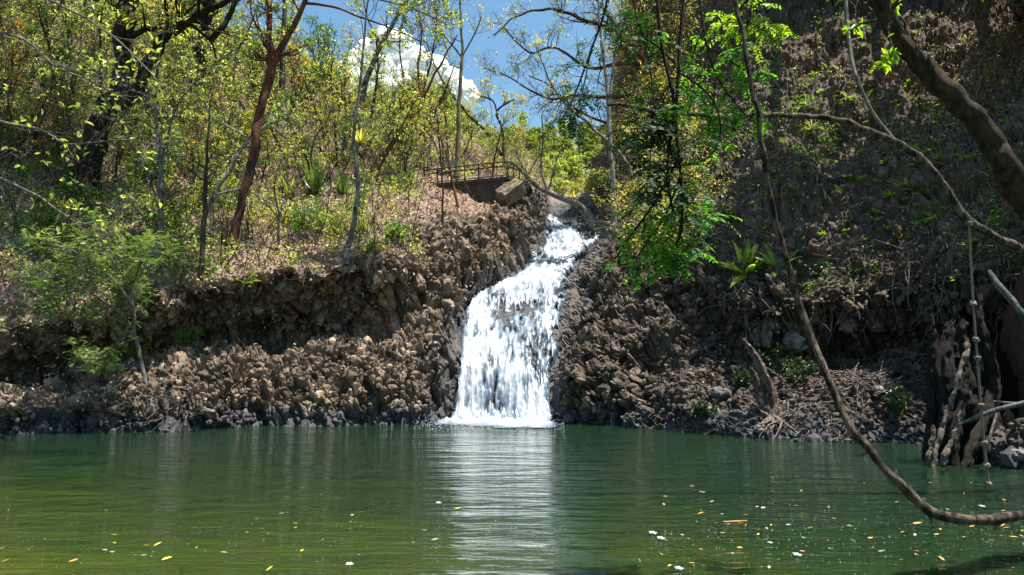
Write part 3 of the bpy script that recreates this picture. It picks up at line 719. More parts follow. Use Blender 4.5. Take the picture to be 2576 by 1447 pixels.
stem_tree('tree', 'brown trunk leaning right with bare upswept branches left of the lookout', 'tree',
  [[(945, 425, 8), (985, 365, 8), (1022, 318, 7), (1060, 263, 6), (1088, 200, 4.5), (1120, 140, 3), (1150, 90, 2)], [(1060, 263, 5), (1052, 180, 4), (1060, 90, 2.5), (1050, 10, 2)]],
  'bark_red', 'leaf_spring', G_(7), n1=7, l1=(1.2, 2.6), n2=5, per=1, t0=.4, curl=.1, up=.16, r_twig=.007, wob=.2)
stem_tree('tree', 'straight olive trunk rising behind the lookout railing into the blue sky', 'tree',
  [[(1150, 440, 9), (1153, 330, 8), (1157, 220, 6.5), (1164, 130, 5), (1160, 60, 4), (1156, -40, 3)], [(1162, 145, 3.5), (1135, 110, 3), (1105, 75, 2.5), (1085, 40, 2)], [(1163, 140, 3), (1190, 95, 2.5), (1212, 40, 2)]],
  'bark_tan', 'leaf_yellow', G_(8), n1=6, l1=(1, 2.2), n2=4, per=1, t0=.5, leaf=(.16, .08), r_twig=.007, wob=.1)
stem_tree('tree', 'slender dark trunk bent left at its top behind the lookout corner', 'tree',
  [[(1268, 425, 5), (1266, 370, 5), (1262, 320, 4.5), (1250, 288, 4), (1262, 266, 3), (1295, 250, 2)], [(1252, 290, 3), (1240, 255, 2.5), (1205, 240, 2)]],
  'bark_dark', 'leaf_yellow', G_(9), n1=7, l1=(1, 2.4), n2=5, per=2, t0=.55, leaf=(.15, .08), r_twig=.007, wob=.1)
stem_tree('tree', 'thin brown trunk leaning left across the lookout railing', 'tree',
  [[(1282, 425, 5), (1225, 335, 4.5), (1170, 280, 4), (1120, 215, 3), (1085, 140, 2.3), (1060, 70, 1.8)]],
  'bark_brown', 'leaf_spring', G_(10), n1=9, l1=(1, 2.4), n2=5, per=1, t0=.4, up=.18, r_twig=.007, wob=.15)
stem_tree('sapling', 'pale sapling rising from the cliff lip with a curved root, tallest on the left', 'sapling',
  [[(408, 668, 10), (405, 560, 9), (404, 440, 8), (396, 330, 6.5), (392, 240, 5), (398, 150, 3.5), (420, 60, 2.5)], [(404, 430, 5), (420, 350, 4), (450, 260, 3), (520, 180, 2), (600, 120, 1.5)],
   [(396, 330, 4), (350, 300, 3), (290, 305, 2.5), (225, 275, 2)], [(394, 240, 3.5), (330, 225, 2.5), (250, 170, 2), (130, 90, 1.6)]],
  'bark_grey', 'leaf_spring', G_(11), n1=9, l1=(.9, 2.2), n2=5, l2=(.4, 1.2), n3=3, per=1, t0=.3, curl=.22, r_twig=.005, wob=.12, leaf=(.15, .07))
stem_tree('sapling', 'dark slim sapling right of the tallest pale one on the left lip', 'sapling',
  [[(505, 695, 8), (512, 600, 8), (516, 500, 7), (518, 420, 5), (522, 340, 3.5), (530, 250, 2)]],
  'bark_brown', 'leaf_spring', G_(12), n1=9, l1=(.6, 1.6), n2=4, per=1, t0=.35, curl=.22, r_twig=.005)
stem_tree('sapling', 'leaning sapling with pale zigzag twigs crossing the red-barked trunk', 'sapling',
  [[(517, 570, 8), (545, 480, 7), (590, 400, 6), (622, 345, 5), (662, 318, 4), (720, 300, 2.5)], [(540, 490, 4), (590, 480, 3.5), (625, 478, 3), (680, 510, 2.5), (740, 545, 2)], [(620, 345, 4), (580, 320, 3), (540, 300, 2.5), (520, 260, 2)]],
  'bark_pale', 'leaf_spring', G_(13), n1=8, l1=(.6, 1.5), n2=4, l2=(.3, .8), per=1, t0=.35, curl=.3, r_twig=.005, wob=.2)
stem_tree('sapling', 'thin sapling in front of the lookout wall with a dead straight stem', 'sapling',
  [[(1113, 555, 3.5), (1113, 460, 3), (1106, 370, 2.5), (1100, 300, 2)]], 'bark_dark', 'leaf_yellow', G_(14), n1=6, l1=(.5, 1.4), n2=4, per=1, t0=.4, wob=.05)
stem_tree('sapling', 'reddish thin sapling leaning left across the lookout wall', 'sapling',
  [[(1152, 520, 4.5), (1140, 465, 4), (1128, 405, 3.5), (1108, 345, 2.5), (1075, 300, 2)]], 'bark_red', 'leaf_spring', G_(15), n1=6, l1=(.5, 1.4), n2=4, per=1, t0=.4, wob=.05)
stem_tree('tree', 'dark twin-stemmed trunk low in the thicket left of the lookout', 'tree',
  [[(905, 410, 7), (930, 350, 6), (935, 280, 5), (950, 190, 4), (948, 100, 3)], [(912, 400, 5), (880, 340, 4), (868, 260, 3), (866, 170, 2.5)]],
  'bark_brown', 'leaf_spring', G_(16), n1=8, l1=(1, 2.4), n2=5, per=3, r_twig=.007)
stem_tree('tree', 'bare tree with a spray of thin upright stems between cloud and lookout', 'tree',
  [[(1010, 420, 6), (1030, 330, 5), (1065, 230, 4), (1090, 120, 3), (1100, 20, 2)], [(1012, 410, 5), (1000, 320, 4), (1015, 220, 3), (1005, 110, 2.5), (1020, 20, 2)], [(1020, 390, 4), (1070, 320, 3.5), (1110, 250, 3), (1145, 160, 2)]],
  'bark_brown', 'leaf_spring', G_(17), n1=10, l1=(1, 2.6), n2=6, n3=4, per=1, t0=.3, up=.2, r_twig=.007)
# lacy sapling over the lower left rocks
b_ = base_of(366, 962); T = Tree('sapling', 'lacy sapling with layered feathery leaves over the lower left rocks', 'sapling', b_)
mb = MB(); tw = MB(); f = MB(); gg = G_(18); P1 = []; R1 = []
for k, l in enumerate([[(366, 965, 7), (350, 880, 6), (337, 800, 5), (330, 720, 4), (322, 660, 3)], [(342, 830, 4.5), (290, 780, 4), (230, 740, 3), (150, 700, 2.5), (60, 690, 2)],
        [(335, 770, 4), (280, 700, 3.5), (200, 640, 3), (100, 610, 2.2)], [(331, 720, 3.5), (360, 660, 3), (400, 640, 2)], [(330, 720, 3), (270, 640, 2.6), (230, 590, 2)], [(345, 850, 3), (290, 870, 2.4), (230, 890, 1.8)]]):
    Lp, Lr = wline(l, (b_[1], b_[1] - (1.2 if k else 0)), 24, .12); mb.add(*knobbly(Lp, Lr, 7, .1, k)); P1.append(Lp); R1.append(Lr)
B1, S1 = children(np.array(P1), np.array(R1), 12, .6, 1.5, t0=.3, ang=(35, 75), up=.0, n=7, rr=.5, rmin=.004, g=gg); B1[:, :, 2] -= 0; tw.tubes(B1, S1, 4)
B2, S2_ = children(B1, S1, 5, .3, .7, t0=.2, up=.02, n=6, rmin=.003, g=gg); tw.tubes(B2, S2_, 3)
RP, lv = pinnate(B2, 5, .26, .052, .022, gg, pairs=7, droop=.12); f.add(*lv)
mb.join(tw); T.part('trunk', mb, M['bark_grey']); T.part('foliage', f, M['leaf_lace'], False)
stem_tree('sapling', 'small pale bare sapling at the far left edge above the water', 'sapling',
  [[(50, 950, 5), (42, 890, 4), (36, 830, 3.5), (28, 790, 2.5)], [(38, 850, 3), (10, 830, 2.5), (-20, 835, 2)]], 'bark_pale', 'leaf_lace', G_(19), n1=7, l1=(.4, 1), n2=4, per=1, t0=.3, curl=.2)
stem_tree('sapling', 'thin sapling with hanging twigs on the lip left of the strap-leaved plants', 'sapling',
  [[(700, 640, 4), (702, 560, 3.5), (690, 480, 3), (705, 400, 2)]], 'bark_grey', 'leaf_yellow', G_(20), n1=8, l1=(.5, 1.4), n2=4, per=2, t0=.3)
stem_tree('sapling', 'short grey stem growing up from the dark recess below the left lip', 'sapling',
  [[(458, 825, 4), (458, 740, 3.5), (460, 670, 3), (470, 600, 2)]], 'bark_pale', 'leaf_spring', G_(21), n1=7, l1=(.4, 1.1), n2=4, per=2, t0=.4)
# limb entering from the left, close: long pale arched twigs in front of the slope
b_ = np.array([-15.2, 17.0, 1.0]); z_ = ground_z(b_[0], b_[1]); b_[2] = z_ if z_ is not None else 1.
stem_tree('tree', 'pale bare tree at the left frame edge reaching long arched twigs across the slope', 'tree',
  [[(-330, 900, 14), (-280, 600, 12), (-200, 300, 10), (-150, 50, 8), (-120, -200, 6)], [(-190, 250, 6), (-60, 90, 5), (60, 100, 4), (150, 175, 3.6), (230, 205, 3), (330, 255, 2.4)], [(-150, 60, 6), (0, -40, 5), (170, 20, 4), (300, 110, 3), (420, 230, 2)],
   [(-215, 330, 6), (-90, 300, 5), (80, 320, 4), (180, 360, 3), (300, 350, 2.5), (420, 370, 2)], [(-230, 420, 5), (-60, 430, 4), (100, 500, 3.4), (210, 560, 2.6), (330, 520, 2)]],
  'twig', 'leaf_spring', G_(22), base=b_, n1=10, l1=(.8, 2.4), n2=4, l2=(.4, 1.2), n3=3, l3=(.2, .5), per=1, t0=.25, curl=.24, r_twig=.0045, leaf=(.17, .08), wob=.2, star=True)

# ------------------------------------------------------------------ trees by the stream notch and on the right cliff top
stem_tree('fallen_tree', 'broken stub leaning left over the stream notch with thin upright shoots', 'tree',
  [[(1535, 592, 17), (1495, 560, 16), (1462, 522, 13), (1420, 500, 10), (1370, 480, 8), (1330, 450, 6), (1285, 405, 4)], [(1377, 483, 4), (1362, 420, 3.2), (1366, 340, 2.6), (1362, 290, 2)], [(1330, 452, 3.5), (1312, 415, 2.6), (1300, 380, 2)], [(1378, 482, 3), (1388, 450, 2.4), (1395, 420, 1.8)]],
  'bark_grey', 'leaf_spring', G_(31), n1=5, l1=(.5, 1.6), n2=4, per=1, t0=.6, r_twig=.007, kn=.2, wob=.1)
stem_tree('tree', 'pale mottled slim trunk standing on the right edge of the stream notch', 'tree',
  [[(1546, 580, 8), (1543, 470, 7.5), (1536, 380, 7), (1531, 290, 6.5), (1525, 200, 5.5), (1513, 100, 5), (1505, 0, 4), (1500, -80, 3)], [(1532, 290, 5), (1538, 210, 4.5), (1548, 130, 4), (1562, 40, 3), (1570, -60, 2)]],
  'bark_pale', 'leaf_spring', G_(32), n1=8, l1=(.8, 2), n2=5, per=1, t0=.45, r_twig=.006, wob=.1)
hb = base_of(1640, 250)
stem_tree('tree', 'red-brown bare tree whose curving limbs spread left across the blue sky', 'tree',
  [[(1720, 330, 16), (1690, 240, 14), (1640, 165, 12), (1580, 110, 10), (1500, 70, 7), (1400, 30, 5), (1310, 40, 3), (1240, 90, 2)],
   [(1690, 240, 10), (1600, 240, 8), (1520, 245, 6), (1440, 240, 5), (1390, 250, 4), (1330, 225, 3), (1270, 190, 2), (1215, 170, 1.5)],
   [(1640, 165, 8), (1560, 160, 6), (1480, 170, 5), (1400, 120, 4), (1330, 130, 3), (1260, 60, 2)], [(1580, 110, 7), (1530, 40, 6), (1470, -30, 5), (1380, -60, 3)],
   [(1700, 270, 8), (1610, 300, 6), (1530, 310, 4.5), (1440, 270, 3.5), (1390, 220, 2.5), (1330, 190, 1.8)], [(1650, 170, 8), (1640, 80, 6), (1610, 0, 5), (1580, -90, 3)]],
  'bark_red', 'leaf_spring', G_(33), base=hb, n1=18, l1=(1.0, 2.8), n2=7, l2=(.5, 1.3), n3=4, l3=(.25, .6), per=1, t0=.25, curl=.26, up=.03, r_twig=.0075, wob=.2, leaf=(.16, .06), tk=10)
stem_tree('tree', 'thin trunk leaning left against the forest just right of the notch', 'tree',
  [[(1600, 480, 7), (1570, 400, 6), (1500, 330, 5), (1430, 270, 4), (1380, 200, 3), (1350, 120, 2)]], 'bark_grey', 'leaf_yellow', G_(34), n1=9, l1=(.8, 2), n2=5, per=2, t0=.4, r_twig=.006)

# ------------------------------------------------------------------ woods: a few kinds of tree, copied
def wood_tree(name, label, cat, group, h, bark_m, leaf_m, seed, n1=12, spreadf=.34, per=4, leaf=(.17, .088), stems=1, up=.12, crown0=.35, n2=6, n3=4, r0=None, curl=.14, sp=.1):
    g = G_(seed); T = Tree(name, label, cat, (0, 0, 0), group); mb = MB(); tw = MB(); f = MB(); P1 = []; R1 = []
    for s in range(stems):
        n = 14; d = np.array([g.normal() * .25, g.normal() * .25, 1.]) if stems > 1 else np.array([g.normal() * .1, g.normal() * .1, 1.])
        p = np.array([g.normal() * .1, g.normal() * .1, -.5]); pts = [p]; hh = h * g.uniform(.8, 1.1)
        for k in range(n - 1):
            d = nrm(d + g.normal(size=3) * .12 + np.array([0, 0, .08])); p = p + d * (hh + .5) / (n - 1); pts.append(p)
        pts = np.array(pts); rr = (r0 or h * .015) * np.linspace(1, .22, n) * (1 + .6 * np.exp(-np.arange(n))) / math.sqrt(stems)
        mb.add(*knobbly(pts, rr, 8, .12, s)); P1.append(pts); R1.append(rr)
    P1 = np.array(P1); R1 = np.array(R1)
    B1, S1 = children(P1, R1, n1, h * spreadf * .5, h * spreadf, t0=crown0, ang=(35, 70), jit=.15, up=up, curl=curl * .5, n=8, rr=.5, rmin=.012, g=g); tw.tubes(B1, S1, 5)
    B2, S2_ = children(B1, S1, n2, h * .07, h * .17, t0=.2, jit=.2, up=up, curl=curl, n=6, rr=.55, rmin=.008, g=g); tw.tubes(B2, S2_, 4)
    B3, S3 = children(B2, S2_, n3, h * .03, h * .07, t0=.2, jit=.25, up=up, curl=curl, n=4, rr=.6, rmin=.006, g=g); tw.tubes(B3, S3, 3)
    f.add(*leaf_cluster(B3, per, leaf[0], leaf[1], sp * .7, g, sub=.27, tmin=.6))
    mb.join(tw); T.part('trunk', mb, M[bark_m]); T.part('foliage', f, M[leaf_m], False)
    return T.root

WG = 'slender trees of the sunlit hillside'
kinds = [
 wood_tree('tree', 'slender brown-stemmed tree with thin yellow-green spring leaves in the hillside wood', 'tree', WG, 7.5, 'bark_brown', 'leaf_spring', 101, per=1.1, crown0=.45),
 wood_tree('tree', 'many-stemmed pale bare tree with few leaves in the hillside wood', 'tree', WG, 6.5, 'twig', 'leaf_spring', 102, stems=4, n1=6, per=1, up=.2),
 wood_tree('tree', 'young green leafy tree with a slim dark stem in the hillside wood', 'tree', WG, 6.0, 'bark_dark', 'leaf_green', 103, per=2, leaf=(.15, .08), n1=13),
 wood_tree('tree', 'grey bare-branched tree almost without leaves in the hillside wood', 'tree', WG, 8.0, 'bark_grey', 'leaf_yellow', 104, per=1, n1=14, curl=.2),
 wood_tree('tree', 'thin russet-leaved dying tree in the hillside wood', 'tree', WG, 6.5, 'bark_brown', 'leaf_russet', 106, per=2, n1=11),
 wood_tree('tree', 'golden yellow flowering tree in the hillside wood', 'tree', WG, 6.5, 'bark_brown', 'leaf_yellow', 105, per=3, n1=12, leaf=(.16, .1)),
]
used = [False] * len(kinds)
def put(kind, p, sc, rz, tilt=(0, 0)):
    if not used[kind]:
        r = kinds[kind]; r.location = p; r.rotation_euler = (tilt[0], tilt[1], rz); r.scale = (sc,) * 3; used[kind] = True; return r
    return copy_thing(kinds[kind], p, rz, sc, tilt=tilt)
g = G_(200); placed = []
def spaced(p, dmin):
    for q in placed:
        if abs(q[0] - p[0]) < dmin and abs(q[1] - p[1]) < dmin: return False
    placed.append(p); return True
cnt = 0
for tries in range(4000):
    if cnt >= 215: break
    u = g.uniform(-150, 1330); top = np.interp(u, [-150, 0, 280, 510, 690, 880, 1000, 1160, 1330], [40, 40, 80, 150, 225, 310, 360, 400, 430])
    v = top + (g.random() ** 1.5) * max(10, np.interp(u, [-150, 500, 900, 1160, 1330], [420, 400, 150, 45, 20]))
    h = ground_px(u, v)
    if h is None or h[0][1] < 29: continue
    p = h[0]
    if 1030 < u < 1345 and p[1] < 41.5: continue
    if not spaced(p, .3 + .012 * p[1]): continue
    k = g.choice(6, p=[.30, .26, .12, .20, .06, .06])
    sc = g.uniform(.55, 1.1) * (1.0 if p[1] > 36 else .75) * np.interp(u, [0, 700, 1000, 1330], [1.1, 1.0, .85, .6])
    put(k, p - np.array([0, 0, .1]), sc, g.uniform(0, 6.28), (g.normal() * .1, g.normal() * .1)); cnt += 1
# wooded hills upstream of the notch
FG = 'trees of the wooded hill upstream'
fk = [wood_tree('tree', 'rounded green tree on the wooded hill seen through the notch', 'tree', FG, 7, 'bark_brown', 'leaf_far', 111, per=9, leaf=(.34, .2), n1=13, n2=5, n3=3, spreadf=.45, sp=.25),
      wood_tree('tree', 'thin pale-stemmed tree with light green leaves on the hill seen through the notch', 'tree', FG, 8, 'bark_grey', 'leaf_spring', 112, per=6, leaf=(.3, .17), n1=12, n2=5, n3=3, sp=.2),
      wood_tree('tree', 'tall blue-green tree on the skyline of the hill seen through the notch', 'tree', FG, 11, 'bark_brown', 'leaf_cold', 113, per=9, leaf=(.34, .14), n1=16, spreadf=.22, n2=5, n3=3, sp=.25, crown0=.25),
      wood_tree('tree', 'yellow flowering tree on the wooded hill seen through the notch', 'tree', FG, 6.5, 'bark_brown', 'leaf_yellow', 114, per=8, leaf=(.3, .2), n1=12, n2=5, n3=3, spreadf=.42, sp=.22)]
fu = [False] * 4; cnt = 0; placed2 = []
def far_px(u, v):
    d = ray(u, v); d = d / d[1]
    for Y in np.arange(46, 300, 1.2):
        p = CAM + d * Y
        if p[2] <= float(far_z(p[0], p[1])): return p
    return None
for tries in range(5000):
    if cnt >= 150: break
    u = g.uniform(820, 1640) if cnt < 80 else g.uniform(1280, 1600); v = g.uniform(265, 560); p = far_px(u, v)
    if p is None or any((q[0] - p[0]) ** 2 + (q[1] - p[1]) ** 2 < (1.7 + .011 * p[1]) ** 2 for q in placed2): continue
    placed2.append(p); k = g.choice(4, p=[.45, .27, .12 if v > 330 else .12, .16])
    if k == 2 and p[1] < 110: k = 0
    gz = ground_z(p[0], p[1]); z = float(far_z(p[0], p[1])) if gz is None or p[1] > 100 else max(float(far_z(p[0], p[1])), -9)
    sc = g.uniform(.6, 1.15) * (.75 if p[1] < 75 else 1.)
    if abs(p[0] - (6 + .05 * (p[1] - 45))) < 1.5 and p[1] < 58: continue
    if not fu[k]: r = fk[k]; r.location = (p[0], p[1], z - .2); r.scale = (sc,) * 3; fu[k] = True
    else: copy_thing(fk[k], (p[0], p[1], z - .2), g.uniform(0, 6.28), sc)
    cnt += 1
# ------------------------------------------------------------------ weights for what covers the ground
E1 = np.gradient(S2, axis=1); E2 = np.gradient(S2, axis=0)
AREA = np.linalg.norm(np.cross(E1, E2), axis=-1).ravel()
inview = (PU > -420) & (PU < 2900) & (PV > -260) & (PV < 1200) & (PF > 3)
steep = Nf[:, 2]
def pick(wt, n, g):
    wt = np.maximum(wt, 0) * AREA * inview; k = g.choice(len(wt), n, p=wt / wt.sum())
    j = g.normal(size=(n, 3)) * .12; nn = Nf[k]; j -= (j * nn).sum(1, keepdims=True) * nn
    return P2[k] + j, nn, k
near = 1 / np.maximum(PF, 8) ** 1.0
Lf = left * (TC < 9.3) * (1 - rows_top); Rt = right * (TC > 13.6) * (1 - rows_top)

# dry leaves lying about
g = G_(301)
p, nn, k = pick(Lf * (litter + ledge * .8 + .10 * (1 - wet)) * near * (TR > 2), 90000, g)
f = MB(); d = g.normal(size=p.shape); f.add(*leaves(p + nn * .03, d, nn + g.normal(size=p.shape) * .55, g.uniform(.09, .19, len(p)), g.uniform(.05, .10, len(p)), .5, .3))
tag(obj('leaf_litter', f.mesh('leaf_litter', M['litter'], False)), kind='stuff'); f = MB()
p, nn, k = pick(Rt * (litter * .8 + ledge * .6 + .06) * near * (TR > 2.2), 34000, g)
d = g.normal(size=p.shape) + np.array([0, 0, -.6]); f.add(*leaves(p + nn * .03, d, nn + g.normal(size=p.shape) * .6, g.uniform(.07, .16, len(p)), g.uniform(.035, .08, len(p)), .5, .3))
tag(obj('leaf_litter', f.mesh('leaf_litter', M['litter_dark'], False)), kind='stuff')

# low green growth between the trees
def growth(name, wt, nclump, per, hgt, rad, L, W, mat, seed, out=0.):
    g = G_(seed); p, nn, k = pick(wt, nclump, g); id_ = np.repeat(np.arange(nclump), per)
    hh = hgt * g.uniform(.4, 1.3, nclump)[id_]; q = p[id_] + nn[id_] * (out * g.uniform(0, 1, len(id_)))[:, None] + g.normal(size=(len(id_), 3)) * rad * np.array([1, 1, .15]) + np.array([0, 0, 1.]) * (hh * g.uniform(.15, 1, len(id_)))[:, None]
    f = MB(); f.add(*leaves(q, g.normal(size=q.shape) * np.array([1, 1, .5]), g.normal(size=q.shape) * .5 + np.array([0, 0, 1.]), L * g.uniform(.6, 1.3, len(q)), W * g.uniform(.6, 1.3, len(q))))
    tag(obj(name, f.mesh(name, M[mat], False)), kind='stuff')
clump = sstep(.36, .58, fbm(P2 * .45, 3, 55))
look = 1 - np.maximum(((PU > 670) & (PU < 900) & (PV > 410) & (PV < 520) & (PF < 38)) * .9, 1. * ((PU > 1045) & (PU < 1350) & (PV > 395) & (PV < 545) & (PF < 42)))
Lf = Lf * look
bare_lit = 1 - .8 * np.exp(-(((PU - 760) / 260) ** 2 + ((PV - 640) / 55) ** 2)) - .8 * np.exp(-(((PU - 1180) / 130) ** 2 + ((PV - 560) / 70) ** 2))
growth('undergrowth', Lf * litter * (.25 + clump) * np.clip(bare_lit, .05, 1) * near * (TC > 3.2), 1500, 22, .75, .17, .14, .07, 'leaf_spring', 302)
growth('undergrowth', Lf * litter * (.2 + clump) * np.clip(bare_lit, .05, 1) * near * (TC > 1), 500, 18, .9, .2, .14, .075, 'leaf_yellow', 303)
growth('undergrowth', Lf * (litter + .25 * (TR > 3.6)) * (.3 + clump) * near * (1 - sstep(3.0, 4.6, TC)), 2300, 30, .7, .3, .12, .06, 'leaf_green', 304)
growth('undergrowth', Rt * litter * sstep(.46, .60, fbm(P2 * .4, 3, 57)) * (TR > 5) * near, 700, 14, .35, .16, .11, .05, 'leaf_green', 305); growth('undergrowth', Rt * (.3 + litter) * sstep(.52, .62, fbm(P2 * .5, 3, 58)) * (TR > 5) * near, 420, 10, .3, .13, .11, .045, 'seedling', 3055)

# dry twigs and brushwood on the left slope
g = G_(306)
def sticks(wt, n, lo, hi, up, r, g, wob=.2, m=5):
    p, nn, k = pick(wt, n, g); d = nrm(g.normal(size=p.shape) + np.array([0, 0, up])); L = g.uniform(lo, hi, n); pts = [p]; q = p
    for j in range(m - 1): d = nrm(d + g.normal(size=d.shape) * wob); q = q + d * (L / (m - 1))[:, None]; pts.append(q)
    return np.stack(pts, 1), np.linspace(1, .4, m)[None] * (r * g.uniform(.5, 1.2, n))[:, None]
mb = MB(); mb.tubes(*sticks(Lf * litter * near, 7500, .6, 2.6, .9, .013, g), 3)
tag(obj('brushwood', mb.mesh('brushwood', M['twig'])), kind='stuff')
mb = MB(); mb.tubes(*sticks(Lf * litter * near, 2600, 1.5, 4.6, 2.2, .02, g, .14, 7), 4)
tag(obj('undergrowth_stems', mb.mesh('undergrowth_stems', M['bark_brown'])), kind='stuff')
# roots and dead vines hanging down the right cliff
g = G_(307); n = 4200; p, nn, k = pick(Rt * (TR > 4.6) * (.4 + litter) * near * (PU > 1560), n, g); L = g.uniform(.25, 1.3, n); q = p + nn * .10; pts = [p - nn * .05, q]; d = nrm(nn * .3 + np.array([0, 0, -1.]))
for j in range(5): d = nrm(d + g.normal(size=d.shape) * .28 + np.array([0, 0, -.25])); q = q + d * (L / 5)[:, None]; pts.append(q)
mb = MB(); mb.tubes(np.stack(pts, 1), np.linspace(1, .5, 7)[None] * g.uniform(.008, .022, n)[:, None], 3)
mb.tubes(*sticks(Rt * (TR > 4.6) * near, 900, .4, 1.6, -.5, .012, g, .25), 3)
tag(obj('hanging_roots', mb.mesh('hanging_roots', M['root'])), kind='stuff')
# driftwood on the shingle
g = G_(308); p, nn, k = pick(shingle * (PU > 1950) * np.exp(-((PV - 955) / 50) ** 2) * near, 900, g)
d = g.normal(size=p.shape) * np.array([1.2, .5, .08]); d -= (d * nn).sum(1, keepdims=True) * nn; d = nrm(d); L = g.uniform(.25, 1.2, len(p)); t = np.linspace(-.5, .5, 5)
pts = p[:, None] + d[:, None] * (L[:, None] * t)[:, :, None] + nn[:, None] * .05 + g.normal(size=(len(p), 5, 3)) * .02
mb = MB(); mb.tubes(pts, np.repeat(g.uniform(.006, .022, len(p))[:, None], 5, 1), 4)
tag(obj('driftwood', mb.mesh('driftwood', M['twig'])), kind='stuff')

# ------------------------------------------------------------------ shrubs, strap-leaved plants, seedlings
def shrub(label, seed, h, mat, leaf, per, group, bark_m='bark_brown'):
    g = G_(seed); T = Tree('shrub', label, 'shrub', (0, 0, 0), group); mb = MB(); f = MB(); n = 7
    a = g.uniform(0, 6.28, n); P0 = []
    for k in range(n):
        d = nrm(np.array([math.cos(a[k]) * .6, math.sin(a[k]) * .6, 1.])); p = np.array([0, 0, -.1]); pts = [p]
        for j in range(6): d = nrm(d + g.normal(size=3) * .16); p = p + d * h * g.uniform(.8, 1.1) / 6; pts.append(p)
        P0.append(pts)
    P0 = np.array(P0); R0 = np.repeat(np.linspace(.016, .005, 7)[None], n, 0); mb.tubes(P0, R0, 4)
    B, S_ = children(P0, R0, 8, h * .25, h * .5, t0=.2, n=5, rmin=.004, g=g); mb.tubes(B, S_, 3)
    f.add(*leaf_cluster(B, per, leaf, leaf * .5, .03, g)); T.part('stems', mb, M[bark_m]); T.part('foliage', f, M[mat], False); return T.root
SG = 'shrubs on the left slope'
sk = [shrub('low yellow-green shrub in the leaf litter of the left slope', 401, 1.3, 'leaf_spring', .12, 7, SG), shrub('dark green bushy shrub on the shaded left slope', 402, 1.2, 'leaf_green', .13, 9, SG),
      shrub('pale twiggy shrub nearly leafless on the left slope', 403, 1.5, 'leaf_yellow', .11, 2, SG, 'twig')]
g = G_(404); su = [0] * 3; cnt = 0
while cnt < 90:
    u = g.uniform(-60, 1330); v = g.uniform(np.interp(u, [0, 500, 900, 1330], [250, 300, 420, 470]), np.interp(u, [0, 400, 560, 1000, 1330], [690, 660, 600, 600, 500])); h = ground_px(u, v)
    if h is None or (1030 < u < 1345 and v > 395): continue
    k = int(g.choice(3, p=[.5, .2, .3] if u > 420 else [.25, .6, .15])); s = g.uniform(.5, 1.1)
    if not su[k]: sk[k].location = h[0]; sk[k].scale = (s,) * 3; su[k] = 1
    else: copy_thing(sk[k], h[0], g.uniform(0, 6.28), s)
    cnt += 1

def strap_mesh(n, L, W, seed, arch=.5, tilt=(15, 65), m=7):
    g = G_(seed); V = []; Q = []; nb = 0
    for k in range(n):
        a = 2.4 * k + g.normal() * .2; e = math.radians(90 - g.uniform(*tilt)); l = L * g.uniform(.65, 1.1); d = np.array([math.cos(a) * math.cos(e), math.sin(a) * math.cos(e), math.sin(e)])
        s = np.array([-math.sin(a), math.cos(a), 0]); p = np.array([math.cos(a), math.sin(a), 0]) * .03; row = []
        for j in range(m):
            t = j / (m - 1); wd = W * (.55 + .9 * t * (1 - t) * 2) * (1 - t ** 3) + .002
            up = np.cross(s, d); row += [p - s * wd / 2 + up * wd * .18, p, p + s * wd / 2 + up * wd * .18]
            d = nrm(d + np.array([0, 0, -arch * (t + .15) / m * 2])); p = p + d * l / (m - 1)
        V += row
        for j in range(m - 1):
            b = nb + j * 3; Q += [[b, b + 1, b + 4, b + 3], [b + 1, b + 2, b + 5, b + 4]]
        nb += m * 3
    return np.array(V), np.array(Q)
def strap_plant(name, label, cat, u, v, n, L, W, mat, seed, arch=.5, tilt=(15, 65), loc=None, rot=None, group=None, roots=False):
    p = base_of(u, v) if loc is None else loc
    r = empty(name, p, label, cat, group); V, Q = strap_mesh(n, L, W, seed, arch, tilt)
    if rot is not None: V = V @ np.asarray(rot).T
    obj('fronds' if 'fern' in name else 'leaves', mesh_np('leaves', V, Q, M[mat], False), r)
    mb = MB(); mb.tube([[0, 0, -.15], [0, 0, 0], [0, 0, .08]], [.04, .05, .02], 7)
    if roots:
        g = G_(seed); n_ = 14; q = g.normal(size=(n_, 3)) * .06; pts = [q]
        for j in range(5): q = q + np.array([0, -.01, -.09]) * g.uniform(.5, 1.3, (n_, 1)) + g.normal(size=(n_, 3)) * .03; pts.append(q)
        mb.tubes(np.stack(pts, 1), np.repeat(np.linspace(.012, .004, 6)[None], n_, 0), 4)
    obj('root_clump' if roots else 'stem', mb.mesh('stem', M['twig' if roots else 'bark_brown']), r); return r
AG = None
strap_plant('agave', 'dark green sword-leaved rosette, tallest of the spiky plants on the left bank', 'agave', 793, 492, 26, 1.9, .17, 'strap', 501, .12, (4, 42))
strap_plant('agave', 'pale green sword-leaved rosette left of the dark tall one', 'agave', 728, 492, 20, 1.6, .14, 'strap_pale', 502, .2, (8, 55))
strap_plant('agave', 'half hidden sword-leaved rosette right of the dark tall one', 'agave', 862, 490, 18, 1.3, .13, 'strap', 503, .2, (8, 50))
strap_plant('strap_plant', 'pale arching strap-leaved plant on the lip below the pale rosette', 'plant', 720, 560, 34, 1.4, .10, 'strap_pale', 504, .9)
strap_plant('strap_plant', 'large green arching strap-leaved plant on the lip below the dark rosette', 'plant', 800, 580, 38, 1.5, .11, 'strap', 505, .9)
strap_plant('strap_plant', 'small green arching strap-leaved plant beside the crooked thin sapling', 'plant', 850, 590, 24, .9, .07, 'strap_pale', 506, .9)
strap_plant('strap_plant', 'shaded arching strap-leaved plant at the far left of the slope', 'plant', 205, 610, 28, 1.1, .08, 'strap', 507, .9)
strap_plant('strap_plant', 'pale strap-leaved plant under the tallest pale sapling', 'plant', 345, 640, 28, 1.2, .07, 'strap_pale', 508, .8)
